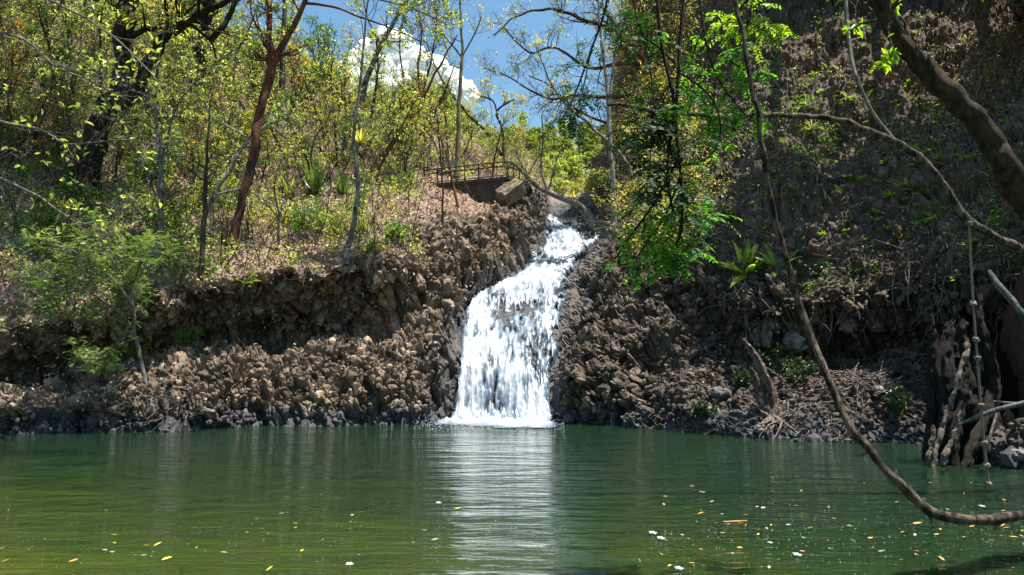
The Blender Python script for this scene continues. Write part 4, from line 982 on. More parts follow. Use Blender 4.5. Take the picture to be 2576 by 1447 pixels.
strap_plant('strap_plant', 'tufted strap-leaved plant right of the tallest pale sapling', 'plant', 445, 600, 22, .9, .06, 'strap_pale', 509, .7)
strap_plant('bromeliad', 'yellow-green rosette perched on the tree stub over the notch', 'bromeliad', 0, 0, 22, .55, .05, 'leaf_yellow', 510, .6, loc=at(1445, 503, base_of(1535, 592)[1]) + np.array([0, 0, .05]))
yT = base_of(205, 480)[1]
for i, (u, v, L, lb) in enumerate([(452, 62, 1.0, 'yellow tufted epiphyte far out on the limb of the massive dark trunk'), (420, 88, .8, 'yellow tufted epiphyte midway on the limb of the massive dark trunk'), (318, 60, .8, 'yellow tufted epiphyte against the massive dark trunk itself')]):
    strap_plant('epiphyte', lb, 'epiphyte', 0, 0, 40, L, .05, 'leaf_yellow', 520 + i, .7, (5, 85), loc=at(u, v, yT - .55 * (i == 2)))
strap_plant('bromeliad', 'bright yellow rosette on the sapling fork below the cloud', 'bromeliad', 0, 0, 24, .8, .09, 'leaf_yellow', 530, .5, (10, 70), loc=at(905, 360, base_of(868, 655)[1] + 5))
hF = ground_px(1872, 690); rotF = np.array([[1, 0, 0], [0, .8, -.6], [0, .6, .8]])
strap_plant('birds_nest_fern', 'large bright fern rosette clinging to the dark right cliff', 'fern', 0, 0, 18, 1.25, .28, 'seedling', 541, .85, (0, 70), loc=hF[0] + hF[1] * .1, rot=rotF, roots=True)
hF = ground_px(1955, 668)
strap_plant('birds_nest_fern', 'smaller bright fern rosette behind the long swooping vine', 'fern', 0, 0, 10, 1.0, .25, 'seedling', 542, .8, (20, 85), loc=hF[0] + hF[1] * .1, rot=rotF, roots=True)
hF = ground_px(610, 705)
strap_plant('birds_nest_fern', 'small fern rosette hanging on the edge of the left lip', 'fern', 0, 0, 9, .8, .16, 'seedling', 543, .8, (20, 85), loc=hF[0] + hF[1] * .1, rot=rotF, roots=True)
for i, (u, v, s) in enumerate([(2280, 470, .8), (2130, 250, .9), (2040, 325, .8)]):
    hF = ground_px(u, v); strap_plant('grass_tuft', ['drooping grass tuft below the sunny patch of the right cliff', 'drooping grass tuft highest on the right cliff', 'drooping grass tuft under the arched branch'][i], 'grass tuft', 0, 0, 26, s, .03, 'strap_pale', 550 + i, 1.8, (40, 95), loc=hF[0] + hF[1] * .08)

def seedling(label, seed, n, L, W, group, mat='seedling'):
    g = G_(seed); r = empty('seedling', (0, 0, 0), label, 'seedling', group); mb = MB(); mb.tube([[0, 0, -.03], [.01, 0, .08], [0, .01, .16]], [.008, .006, .004], 4)
    a = np.arange(n) * 2.4; d = np.stack([np.cos(a), np.sin(a), g.uniform(-.2, .7, n)], 1); p = np.repeat([[0, .01, .16]], n, 0) - np.array([0, 0, 1]) * g.uniform(0, .07, (n, 1))
    f = MB(); f.add(*leaves(p, d, np.repeat([[0, 0, 1.]], n, 0) + g.normal(size=(n, 3)) * .2, L * g.uniform(.7, 1.2, n), W, .2, .35))
    obj('stem', mb.mesh('stem', M['bark_brown']), r); obj('leaves', f.mesh('leaves', M[mat], False), r); return r
EG = 'seedlings rooted on the right cliff'
ek = [seedling('tiny bright green seedling with broad leaves rooted in the right cliff', 601, 9, .15, .06, EG), seedling('tiny yellow-green seedling with narrow leaves rooted in the right cliff', 602, 12, .17, .038, EG)]
g = G_(603); eu = [0, 0]; cnt = 0
while cnt < 230:
    u = g.uniform(1570, 2570); v = 60 + 640 * g.random() ** .8
    if cnt < 70: u, v = g.normal(2260, 110), g.normal(440, 130)
    if v > np.interp(u, [1570, 1800, 2570], [640, 600, 640]) or v < 20: continue
    h = ground_px(u, v)
    if h is None: continue
    k = int(g.random() < .4); s = g.uniform(.5, 1.2); q = h[0] + h[1] * .06
    if not eu[k]: ek[k].location = q; ek[k].scale = (s,) * 3; eu[k] = 1
    else: copy_thing(ek[k], q, g.uniform(0, 6.28), s, tilt=(g.uniform(.2, .7), g.normal() * .2))
    cnt += 1
for i, (u, v, s, mt, lb) in enumerate([(1960, 945, 1.1, 'leaf_dull', 'leafy green bush beside the pointed dead snag'), (1855, 985, .6, 'leaf_dull', 'pale low herb left of the pointed dead snag'), (2265, 1040, .8, 'leaf_dull', 'broad-leaved herb in front of the hollow stump'), (1770, 1050, .5, 'leaf_dull', 'small green herb on the shingle near the waterline'),
        (2010, 960, .8, 'leaf_dull', 'dark bush right behind the long vine on the shingle'), (465, 870, .8, 'leaf_lace', 'pale broad-leaved herb below the left lip'), (330, 900, .8, 'leaf_spring', 'bright low fern-like shrub on the lower left rocks'), (940, 640, .7, 'leaf_spring', 'bright shrub at the foot of the crooked thin sapling'),
        (1000, 610, .8, 'leaf_green', 'green shrub on the basalt shoulder right of the crooked sapling'), (820, 735, .5, 'leaf_yellow', 'dry yellowish shrub hanging from the left lip'), (1610, 640, .9, 'leaf_yellow', 'yellowish shrub on the shoulder right of the waterfall'), (1585, 560, .9, 'leaf_green', 'green shrub right of the notch under the hanging leaves'), (1640, 720, .6, 'litter', 'withered brown shrub on the right shoulder')]):
    r = shrub(lb, 420 + i, s, mt, .13, 8, None, 'twig'); h = ground_px(u, v); r.location = h[0]

# brush along the left edge of the right cliff
rim = Rt * (PU > 1560) * (1 - .8 * (PU < 1640) * (PV > 380)) * (PU < 1780) * (PV < 660) * (TR > 4) * near * sstep(.2, .42, fbm(P2 * .5, 3, 66))
growth('undergrowth', rim, 330, 22, .8, .3, .11, .055, 'leaf_yellow', 3051, 1.2); growth('undergrowth', rim, 520, 22, .9, .3, .11, .055, 'leaf_spring', 3052, 1.2); growth('dry_brush', rim, 900, 24, .8, .3, .13, .035, 'litter', 3053, 1.2)
g = G_(3054); mb = MB(); mb.tubes(*sticks(rim, 3600, .7, 3.0, .5, .015, g, .22, 7), 4); tag(obj('brushwood', mb.mesh('brushwood', M['twig'])), kind='stuff')
KG = 'shrubs along the rim right of the notch'
kk = [shrub('dry pale shrub on the rim between the notch and the right cliff', 431, 1.5, 'leaf_yellow', .11, 4, KG, 'twig'), shrub('yellow-green shrub on the rim between the notch and the right cliff', 432, 1.4, 'leaf_spring', .12, 8, KG)]
ku = [0, 0]; cnt = 0; g = G_(433)
while cnt < 34:
    u, v = (g.uniform(1535, 1760), g.uniform(20, 620)) if cnt < 26 else (g.uniform(1385, 1540), g.uniform(470, 545)); h = ground_px(u, v)
    if h is None: continue
    k = int(g.random() < .5); s = g.uniform(.7, 1.3); 
    if not ku[k]: kk[k].location = h[0]; kk[k].scale = (s,) * 3; ku[k] = 1
    else: copy_thing(kk[k], h[0], g.uniform(0, 6.28), s)
    cnt += 1

# ------------------------------------------------------------------ lookout: retaining wall, deck, railing, sign, block
def concrete(name, c1, c2, stain):
    m, nt, b, o = new_mat(name); tc = nt.nodes.new('ShaderNodeTexCoord'); mp = nt.nodes.new('ShaderNodeMapping'); mp.inputs['Scale'].default_value = (1, 1, .3); nt.links.new(tc.outputs['Object'], mp.inputs[0])
    n = noise(nt, 2.2, 7, mp.outputs[0], .7); n2 = noise(nt, 12, 5, tc.outputs['Object'], .7)
    nt.links.new(mixc(nt, .4, ramp(nt, n, [(.35, stain), (.55, c1), (.75, c2)]), ramp(nt, n2, [(.3, stain), (.7, c2)])), b.inputs['Base Color']); b.inputs['Roughness'].default_value = .92
    bump(nt, n2, b, .8, .03); return m
M['concrete'] = concrete('stained concrete', (.045, .04, .035), (.13, .115, .10), (.012, .011, .010)); M['concrete_pale'] = concrete('broken pale concrete', (.17, .13, .09), (.36, .29, .21), (.05, .037, .026))
ZD = 11.72
A_, B_, C_ = [np.array(at(u, v, Y)) for u, v, Y in ((1062, 464, 40.4), (1278, 445, 38.5), (1326, 458, 40.0))]
for q in (A_, B_, C_): q[2] = ZD
def slab(pts, z0, z1):
    n = len(pts); V = [[p[0], p[1], z] for z in (z0, z1) for p in pts]; 
    Q = [[i, (i + 1) % n, n + (i + 1) % n, n + i] for i in range(n)]; return V, Q
lk = empty('lookout_platform', B_, 'weathered concrete lookout platform with black-stained wall above the waterfall', 'platform')
def world_part(name, V, Q, mat, parent, sub=0):
    V = np.asarray(V, float) - np.array(parent.location); return obj(name, mesh_np(name, V, Q, mat, False), parent)
D_ = C_ + np.array([.6, 4, 0]); E_ = A_ + np.array([-.3, 4.5, 0])
V, Q = slab([A_, B_, C_, D_, E_], ZD - 2.1, ZD - .16); 
def rough_wall(pts, z0, z1, amp=.09):
    V = []; Q = []; nb = 0
    for i in range(len(pts)):
        a, b = pts[i], pts[(i + 1) % len(pts)]; n_ = max(2, int(np.linalg.norm(b - a) / .09)); m_ = 20
        s_, t_ = np.meshgrid(np.linspace(0, 1, n_), np.linspace(0, 1, m_)); X = a[None] + (b - a)[None] * s_.ravel()[:, None]; X[:, 2] = z0 + (z1 - z0) * t_.ravel(); V.append(X); k_ = np.arange(n_ * m_).reshape(m_, n_) + nb; Q.append(np.stack([k_[:-1, :-1], k_[:-1, 1:], k_[1:, 1:], k_[1:, :-1]], -1).reshape(-1, 4)); nb += n_ * m_
    V = np.concatenate(V); f_ = np.stack([fbm(V * 2.5, 4, 1), fbm(V * 2.5, 4, 2), fbm(V * 4, 3, 3)], 1) - .5; f_[:, 2] *= .3; return V + f_ * amp * 2, np.concatenate(Q)
V, Q = rough_wall([A_, B_, C_, D_, E_], ZD - 2.1, ZD - .10); world_part('retaining_wall', V, Q, M['concrete'], lk)
cen = (A_ + B_ + C_ + D_ + E_) / 5; ex = [p + nrm((p - cen)) * .14 for p in (A_, B_, C_, D_, E_)]
V, Q = slab(ex, ZD - .17, ZD + .0); Q = [*Q]; V = np.array(V); mb = MB(); mb.add(V, Q); mb.add(V[5:8].tolist() + [V[9].tolist()], [[0, 1, 2, 3]]); mb.add([V[7].tolist(), V[8].tolist(), V[9].tolist(), V[7].tolist()], [[0, 1, 2, 3]])
world_part('deck', np.concatenate(mb.V), np.concatenate(mb.Q), M['concrete'], lk)
m, nt_, b_m, o_ = new_mat('rusty iron'); nn_ = noise(nt_, 14, 5); nt_.links.new(ramp(nt_, nn_, [(.35, (.022, .010, .008)), (.65, (.085, .035, .025))]), b_m.inputs['Base Color']); b_m.inputs['Roughness'].default_value = .7; b_m.inputs['Metallic'].default_value = .3; M['rust'] = m
rl = empty('railing', B_, 'rusty brown iron railing along the edge of the lookout platform', 'railing')
def seg(name, a, b, r, k=8):
    mb = MB(); mb.tube(np.array([a, b]) - np.array(rl.location), [r, r], k); return obj(name, mb.mesh(name, M['rust']), rl)
ends = [(A_ + np.array([.1, .1, 0]), B_ + np.array([-.05, .12, 0])), (B_ + np.array([-.05, .12, 0]), C_ + np.array([-.1, .1, 0])), (C_ + np.array([-.1, .1, 0]), C_ + np.array([.1, 2.6, 0]))]
for (a, b), n in zip(ends, (6, 3, 4)):
    for hz, r in ((.86, .038), (.62, .032), (.12, .026)): seg('rail', a + [0, 0, hz], b + [0, 0, hz], r)
    for j in range(n): q = a + (b - a) * (j / n); seg('post', q + [0, 0, -.05], q + [0, 0, .86], .034)
back = [(A_ + np.array([.2, 1.9, 0]), C_ + np.array([.1, 2.6, 0]))]
for a, b in back:
    for hz in (.86, .45): seg('rail', a + [0, 0, hz], b + [0, 0, hz], .02)
    for j in range(7): q = a + (b - a) * (j / 6); seg('post', q, q + [0, 0, .86], .02)
sg = empty('sign', at(1133, 450, 42), 'small blank teal board on a post behind the lookout railing', 'sign'); sz = float(ground_z(sg.location[0], sg.location[1]) or ZD); sg.location[2] = max(sz, ZD) - .05
mb = MB(); top = at(1133, 411, 42); h_ = top[2] - sg.location[2]; mb.box([0, 0, h_ / 2], [.05, .05, h_]); obj('post', mb.mesh('post', M['rust'], False), sg)
m, nt_, b_m, o_ = new_mat('teal paint'); nt_.links.new(ramp(nt_, noise(nt_, 6, 4), [(.3, (.05, .17, .14)), (.7, (.10, .28, .23))]), b_m.inputs['Base Color']); b_m.inputs['Roughness'].default_value = .6
mb = MB(); mb.box([0, -.04, h_], [.60, .03, .30]); obj('board', mb.mesh('board', m, False), sg)
def rotm(ax, a):
    ax = nrm(np.array(ax, float)); K = np.array([[0, -ax[2], ax[1]], [ax[2], 0, -ax[0]], [-ax[1], ax[0], 0]]); return np.eye(3) + math.sin(a) * K + (1 - math.cos(a)) * K @ K
def rough_block(size, seed, n=14, amp=.05):
    V = []; Q = []; 
    for ax in range(3):
        for s in (-1, 1):
            a, b = np.meshgrid(np.linspace(-1, 1, n), np.linspace(-1, 1, n)); c = np.full_like(a, s); o = [None] * 3; o[ax] = c; o[(ax + 1) % 3] = a * s; o[(ax + 2) % 3] = b
            i0 = sum(len(x) for x in V); V.append(np.stack([x.ravel() for x in o], 1)); i = np.arange(n * n).reshape(n, n) + i0; Q.append(np.stack([i[:-1, :-1], i[:-1, 1:], i[1:, 1:], i[1:, :-1]], -1).reshape(-1, 4))
    V = np.concatenate(V); r = np.linalg.norm(V, axis=1, keepdims=True); V = V * (1 - .03 * sstep(1.25, 1.75, r)) * np.asarray(size) / 2
    V = V + (np.stack([fbm(V * np.array([2, 6, 6]) + 3, 4, seed), fbm(V * np.array([2, 6, 6]) + 7, 4, seed + 1), fbm(V * np.array([2, 6, 6]) + 9, 4, seed + 2)], 1) - .5) * amp * 2
    return V, np.concatenate(Q)
V, Q = rough_block((1.35, .8, .8), 5, 40, .16); V = V @ (rotm((0, 0, 1), .45) @ rotm((0, 1, 0), -.62) @ rotm((1, 0, 0), .5)).T
tag(obj('concrete_block', mesh_np('concrete_block', V, Q, M['concrete_pale'], False), loc=at(1286, 484, 38.0)), 'tilted broken pale concrete block jammed under the lookout corner', 'concrete block')
V, Q = rough_block((.5, .5, .55), 6, 12, .04); tag(obj('concrete_stub', mesh_np('concrete_stub', V, Q, M['concrete'], False), loc=at(1318, 466, 39.2)), 'dark concrete stub right of the tilted block under the railing', 'concrete stub')

# ------------------------------------------------------------------ dead wood on the right shore
b_ = base_of(1940, 1068); T = Tree('dead_snag', 'pointed broken snag standing on tangled roots at the right shore', 'snag', b_)
mb = MB()
for s_, l in enumerate([[(1945, 1085, 34), (1926, 1000, 26), (1905, 925, 19), (1884, 880, 12), (1866, 850, 3)], [(1955, 1080, 26), (1938, 1010, 18), (1920, 960, 12), (1910, 915, 3)], [(1930, 1080, 22), (1912, 1010, 16), (1895, 950, 10), (1884, 915, 3)]]):
    Lp, Lr = wline(l, b_[1] - .06 * s_, 70, .25); Lr = Lr * .85 * (1 + (vnoise(Lp * 4, s_) - .5) * .7); V, Q = knobbly(Lp, Lr, 28, .5, 10 + s_); mb.add(V + (np.stack([fbm(V * 8, 3, 1), fbm(V * 8, 3, 2), fbm(V * 8, 3, 3)], 1) - .5) * .10, Q)
T.part('trunk', mb, M['snag'])
g = G_(701); mb = MB(); P0 = []; R0 = []
for j in range(26):
    a = g.uniform(-2.9, .3); d = np.array([math.cos(a), math.sin(a) * .8, .05]); p = b_ + np.array([0, -.1, .25]); pts = [p]; L = g.uniform(.6, 2.0)
    for q in range(8): d = nrm(d + g.normal(size=3) * .35 + np.array([0, 0, -.07])); p = p + d * L / 8; z = ground_z(p[0], p[1]); p[2] = max(p[2], (z if z is not None else 0) + .02, -.15); p[2] = min(p[2], (z or 0) + .35); pts.append(p.copy())
    P0.append(pts); R0.append(np.linspace(.055, .014, 9) * g.uniform(.5, 1.2))
P0 = np.array(P0); R0 = np.array(R0); mb.tubes(P0, R0, 6); mb.tubes(*children(P0, R0, 3, .2, .6, t0=.3, jit=.35, up=-.15, n=6, rmin=.006, g=g), 4); T.part('roots', mb, M['twig'])
def shore_roots(u0, u1, v0, v1, n, seed, rr=.022):
    g = G_(seed); P0 = []
    while len(P0) < n:
        h = ground_px(g.uniform(u0, u1), g.uniform(v0, v1))
        if h is None: continue
        p = h[0] + h[1] * .05; d = nrm(g.normal(size=3) * np.array([1, .5, .5]) + np.array([0, -.2, -.2])); pts = [p]
        for q in range(7): d = nrm(d + g.normal(size=3) * .45 + np.array([0, -.02, -.1])); p = p + d * g.uniform(.05, .14); pts.append(p)
        P0.append(pts)
    return np.array(P0), np.linspace(1, .4, 8)[None] * g.uniform(.3, 1, (n, 1)) * rr
mb = MB()
for args in ((1640, 1880, 1050, 1085, 90, 702), (1980, 2140, 1045, 1105, 70, 703), (320, 480, 960, 1065, 110, 704), (130, 330, 880, 1000, 50, 705), (560, 900, 690, 790, 80, 706, .014), (960, 1060, 640, 760, 30, 707, .014)): mb.tubes(*shore_roots(*args), 5)
tag(obj('shore_roots', mb.mesh('shore_roots', M['twig'])), kind='stuff')

# hollow stump standing in the water
YS = 15.7; b_ = at(2405, 1168, YS); b_[2] = 0
T = Tree('hollow_stump', 'black hollow dead stump with jagged spires standing in the water', 'stump', b_)
def plank(lines, k, amp, seed, n=80):
    Lp, Lr = wline(lines, YS, n, .12); Lr = Lr * (1 + (vnoise(Lp * 3.5, seed) - .5) * .4); V, Q = knobbly(Lp, Lr, k, amp, seed); return V + (np.stack([fbm(V * 9, 3, 1), fbm(V * 9, 3, 2), fbm(V * 9, 3, 3)], 1) - .5) * .09, Q
mb = MB()
for s_, l in enumerate([
    [(2338, 1185, 16, 15.7), (2342, 1080, 20, 15.9), (2350, 960, 22, 16), (2352, 870, 17, 16), (2347, 810, 8, 16), (2343, 783, 2, 16)],
    [(2352, 1185, 20, 15.5), (2372, 1100, 22, 15.6), (2378, 1000, 24, 15.7), (2376, 900, 22, 15.8), (2392, 830, 13, 15.8), (2402, 800, 7, 15.8), (2398, 776, 2, 15.8)],
    [(2395, 1190, 18, 15.4), (2398, 1100, 22, 15.5), (2420, 1000, 16, 15.6), (2428, 920, 13, 15.7), (2424, 850, 11, 15.7), (2432, 800, 7, 15.7)],
    [(2425, 1195, 26, 15.9), (2420, 1100, 40, 16), (2410, 1000, 46, 16.1), (2405, 910, 34, 16.2), (2412, 860, 14, 16.2)],
    [(2420, 1200, 13, 15.1), (2440, 1140, 15, 15.3), (2475, 1060, 17, 15.6), (2492, 980, 22, 15.9), (2488, 900, 20, 16), (2470, 820, 14, 16), (2462, 740, 8, 16.1)],
    [(2500, 1200, 34, 15.9), (2490, 1100, 38, 16.1), (2482, 1010, 34, 16.3), (2485, 930, 20, 16.3)]]):
    mb.add(*plank(l, 30, .50, 30 + s_))
T.part('trunk', mb, M['deadwood'])
mb = MB()
for s_, l in enumerate([[(2345, 1172, 9, 15.2), (2362, 1120, 9, 15.25), (2378, 1060, 8, 15.3), (2396, 1010, 7, 15.3), (2410, 960, 7, 15.35), (2424, 900, 7, 15.4), (2430, 850, 5, 15.5)], [(2372, 1172, 8, 15.15), (2388, 1130, 8, 15.2), (2408, 1080, 7, 15.25), (2418, 1030, 6, 15.3)], [(2335, 1165, 9, 15.35), (2345, 1120, 8, 15.4), (2352, 1070, 6, 15.45)]]):
    V, Q = plank(l, 16, .22, 60 + s_); mb.add(V, Q)
T.part('root_ridge', mb, bark('sunlit root ridge', (.06, .046, .036), (.26, .21, .165), None, 9))  # paler than the stump: sunlight on the ridges put into the colour
# dark root mass, dead logs and boulders right of it
b_ = at(2560, 1180, 15.9); b_[2] = 0; T = Tree('bare_tree', 'wide shade-blackened trunk standing behind the knotted rope at the right frame edge', 'tree', b_)
mb = MB(); Lp, Lr = wline([(2600, 1220, 90, 16.4), (2585, 1080, 80, 16.6), (2590, 900, 78, 16.8), (2620, 760, 70, 17), (2680, 600, 60, 17.2), (2760, 380, 50, 17.5), (2820, 150, 42, 18)], 16, 60); mb.add(*knobbly(Lp, Lr, 28, .3, 71)); T.part('trunk', mb, M['bark_black'])
def log(name, label, lines, mat, cat='log', kn=.15, seed=0):
    Lp, Lr = wline(lines, 15, 26); mb = MB(); V, Q = knobbly(Lp, Lr, 12, kn, seed); b = Lp[0]
    o = obj(name, mesh_np(name, V - b, Q, M[mat], True), loc=b); return tag(o, label, cat)
log('dead_log', 'weathered grey log leaning above the hollow stump', [(2488, 682, 7, 16.2), (2510, 715, 10, 16), (2545, 755, 11, 15.8), (2580, 800, 10, 15.6), (2640, 870, 10, 15.4)], 'log_grey', kn=.3, seed=3)
log('dead_branch', 'pale pointed branch reaching left across the knotted rope', [(2412, 1068, 2, 12.4), (2450, 1052, 6, 12.3), (2500, 1033, 7, 12.2), (2560, 1018, 8, 12.1), (2640, 1000, 9, 12)], 'log_grey', 'branch', .12, 4)
log('dead_branch', 'thin grey stick above the pale pointed branch at the right edge', [(2500, 1010, 3, 14), (2540, 1014, 4, 13.8), (2620, 1018, 5, 13.6)], 'log_grey', 'branch', .12, 5)
log('dead_branch', 'short brown stick propped upright under the pale pointed branch', [(2478, 1150, 3, 14.6), (2490, 1100, 4, 14.6), (2508, 1040, 4, 14.7)], 'twig', 'branch', .12, 6)
m, nt_, b_m, o_ = new_mat('river stone'); oi = nt_.nodes.new('ShaderNodeObjectInfo'); nt_.links.new(mixc(nt_, .6, ramp(nt_, noise(nt_, 5, 6), [(.3, (.06, .055, .05)), (.7, (.20, .18, .165))]), ramp(nt_, oi.outputs['Random'], [(0, (.07, .06, .05)), (1, (.24, .22, .20))])), b_m.inputs['Base Color']); b_m.inputs['Roughness'].default_value = .8; M['stone'] = m
def boulder_mesh(seed):
    v = IV.copy(); f1, f2, i_, j_, o_ = worley(v * 1.1 + seed, seed); v = v * (1 + (i_ - .5) * .35 + (fbm(v * 2.5 + seed, 3, seed) - .5) * .35)[:, None]; return mesh_np('boulder', v * np.array([1, .8, .6]), IF, M['stone'], False)
IV, IF = ico_np(4); bms = [boulder_mesh(s) for s in range(4)]
g = G_(720)
spec = [(1792, 1040, 22, 'grey angular boulder on the shingle left of the snag'), (1815, 1000, 30, 'dark boulder behind the pointed dead snag'), (2000, 868, 40, 'large dark boulder under the cliff overhang'), (2210, 985, 18, 'tan boulder on the sunny shingle'), (2235, 1000, 14, 'small tan rock beside the tan boulder'), (2540, 940, 26, 'pale angular rock behind the knotted rope'), (2525, 905, 18, 'light rock in the gap behind the hollow stump'), (2490, 890, 16, 'grey rock between the stump spires and the rope'), (2480, 930, 22, 'pale flat rock low behind the rope'), (2570, 1150, 26, 'dark wet rock at the right frame edge'), (1910, 1085, 16, 'wet stone under the snag roots')]
for i, (u, v, r, lb) in enumerate(spec):
    h = ground_px(u, v); q = h[0]; o = obj('boulder', bms[i % 4], loc=q + np.array([0, 0, r * q[1] / FPX * .2])); o.scale = (r * q[1] / FPX,) * 3; o.rotation_euler = (g.normal() * .3, g.normal() * .3, g.uniform(0, 6)); tag(o, lb, 'boulder')
# loose stones on the shingle and along the waterline
g = G_(721); p, nn, k = pick(((shingle + lowleft * .8 * (TR < 2)) * (P2[:, 2] > -.1) + .25 * rock * left * (TR > 1.0) * (TR < 4.6) + .2 * rock * Rt * (TR < 5)) * near * (PU > -100), 5200, g)
sv, sf = ico_np(1); V = []; F = []
R_ = g.uniform(.03, .11, len(p)) * (1 + (g.random(len(p)) < .06) * 1.2); jj = 1 + g.normal(size=(len(p), len(sv))) * .16; sc = g.uniform(.5, 1.2, (len(p), 1, 3))
V = (p + nn * .02)[:, None] + sv[None] * jj[:, :, None] * sc * R_[:, None, None]; F = sf[None] + (np.arange(len(p)) * len(sv))[:, None, None]
tag(obj('loose_stones', mesh_np('loose_stones', V.reshape(-1, 3), F.reshape(-1, 3), M['ground'], False, {'litter': np.zeros(V.shape[0] * V.shape[1]), 'wet': np.repeat(wet[k], len(sv)), 'cliffside': np.repeat(right[k], len(sv)), 'stone': np.repeat(g.random(len(p)), len(sv))})), kind='stuff')

# ------------------------------------------------------------------ near stems on the right
def near_stem(name, label, cat, lines, mat, n, k, kn, wob, seed, base_pt=None):
    Lp, Lr = wline(lines, 8, n * 2, wob * 2); Lp = Lp + (np.stack([vnoise(Lp * 5, 4), vnoise(Lp * 5, 5), vnoise(Lp * 5, 6)], 1) - .5) * wob * .7; Lr = Lr * (1 + (fbm(Lp * 6, 3, seed) - .5) * .5) * (.8 if cat == 'vine' else .95); b = Lp[0].copy(); T = Tree(name, label, cat, b); mb = MB(); mb.add(*knobbly(Lp, Lr, k, kn, seed)); 
    if cat == 'vine':
        bs, ss = children(Lp[None], Lr[None], 16, .05, .35, t0=.05, ang=(40, 85), jit=.25, up=.05, n=5, rr=.35, rmin=.003, g=G_(seed)); mb.tubes(bs, ss, 5)
    T.part('stem' if cat == 'vine' else 'trunk', mb, M[mat]); return T, Lp, Lr
gg = G_(801)
def foot_px(u, v, r):
    q = ground_px(u, v)[0]; return (u, v, r, q[1] + .1)
T, Lp, Lr = near_stem('vine', 'long thick woody vine swooping from the canopy down over the water', 'vine',
  [(1815, -160, 8, 6.6), (1850, 0, 9, 6.6), (1878, 160, 9.5, 6.6), (1900, 300, 10, 6.6), (1928, 460, 10.5, 6.7), (1965, 620, 11, 6.8), (2010, 760, 12, 7.0), (2060, 880, 13.5, 7.0), (2110, 1000, 14.5, 6.9), (2180, 1120, 15, 6.8), (2255, 1215, 16, 6.7), (2330, 1280, 17, 6.7), (2410, 1310, 18, 6.6), (2485, 1316, 18, 6.6), (2560, 1300, 20, 6.7), (2700, 1240, 22, 7), (2900, 1140, 24, 7.6), (3150, 1080, 25, 8.8), foot_px(3420, 1120, 26)], 'bark_vine', 150, 16, .22, .05, 3)
T2, Lp2, Lr2 = near_stem('tree', 'thick mossy trunk leaning from the top down to the right frame edge', 'tree',
  [(3150, 1190, 52, 10.4), (2980, 960, 48, 9.4), (2810, 760, 45, 8.5), (2655, 600, 43, 7.9), (2550, 455, 40, 7.5), (2480, 340, 36, 7.4), (2400, 240, 34, 7.3), (2330, 160, 32, 7.3), (2260, 80, 30, 7.3), (2190, 0, 30, 7.3), (2110, -110, 26, 7.3), (2040, -260, 22, 7.3), (2000, -460, 16, 7.4)], 'bark_moss', 120, 22, .20, .12, 4)
pl = np.stack([Lp2[140:]]); f = MB(); tw = MB(); B1, S1 = children(pl, Lr2[None, 140:], 26, .4, 1.2, t0=.05, ang=(40, 80), up=-.1, n=7, rr=.3, rmin=.004, g=gg)
tw.tubes(B1, np.minimum(S1, .015), 4); f.add(*leaf_cluster(B1, 22, .11, .036, .025, gg, star=True)); T2.part('twigs', tw, M['bark_brown']); T2.part('foliage', f, M['seedling'], False)
T3, Lp3, Lr3 = near_stem('tree', 'thin trunk arching left in mid air from the right frame edge', 'tree',
  [foot_px(3120, 1120, 19), (2900, 900, 18, 13.2), (2700, 715, 16, 12.6), (2576, 635, 14, 12.2), (2500, 595, 14, 12.1), (2440, 550, 14, 12), (2390, 490, 13, 12), (2340, 425, 12, 12), (2270, 370, 12, 12), (2200, 332, 11, 12), (2120, 302, 10, 12), (2030, 290, 9, 12), (1940, 286, 8.5, 12), (1860, 288, 8, 12), (1790, 290, 8, 12), (1700, 285, 7.5, 12), (1620, 270, 7, 12), (1535, 264, 5, 12)], 'bark_vine', 130, 14, .2, .06, 5)
tw = MB(); Lx, Rx = wline([(2255, 362, 7, 12), (2215, 310, 6, 12), (2180, 250, 5.5, 12), (2150, 170, 6, 12.2), (2140, 90, 6.5, 12.3), (2133, 0, 6, 12.4), (2130, -120, 5, 12.5)], 12, 50, .06); tw.add(*knobbly(Lx, Rx, 10, .25, 6)); T3.part('limb', tw, M['bark_grey'])
# rope with knots
m, nt_, b_m, o_ = new_mat('old rope'); nt_.links.new(ramp(nt_, noise(nt_, 60, 4), [(.3, (.07, .055, .04)), (.7, (.26, .22, .17))]), b_m.inputs['Base Color']); b_m.inputs['Roughness'].default_value = .9; M['rope'] = m
Lr_, Rr_ = wline([(2438, 545, 3, 12), (2441, 640, 3, 12), (2448, 760, 3.2, 12), (2457, 880, 3.2, 12), (2466, 1000, 3.4, 12), (2475, 1110, 3.6, 12), (2482, 1180, 4, 12), (2487, 1222, 4, 12)], 12, 400)
rp = empty('rope', Lr_[0], 'old knotted swing rope hanging from the arched trunk to the water', 'rope'); mb = MB()
fr = np.arange(400)
for s_ in range(3):
    a = fr * .55 + s_ * 2.094; off = np.stack([np.cos(a), np.sin(a), np.zeros(400)], 1) * (Rr_ * .62)[:, None]; mb.tube(Lr_ + off - Lr_[0], Rr_ * .62, 6)
obj('cord', mb.mesh('cord', M['rope']), rp)
for v_ in (565, 762, 855, 904, 1023, 1116, 1172, 1214):
    c_ = Lr_[np.argmin(np.abs(to_px(Lr_)[1] - v_))] - Lr_[0]; th = np.linspace(0, 2 * math.pi * 2.4, 50); r_ = .032
    pts = np.stack([np.cos(th) * r_ * (1 + .2 * np.sin(th * .7)), np.sin(th) * r_, np.sin(th * .8 + v_) * .03], 1); mb = MB(); mb.tube(c_ + pts, np.full(50, .021), 7); obj('knot', mb.mesh('knot', M['rope']), rp)

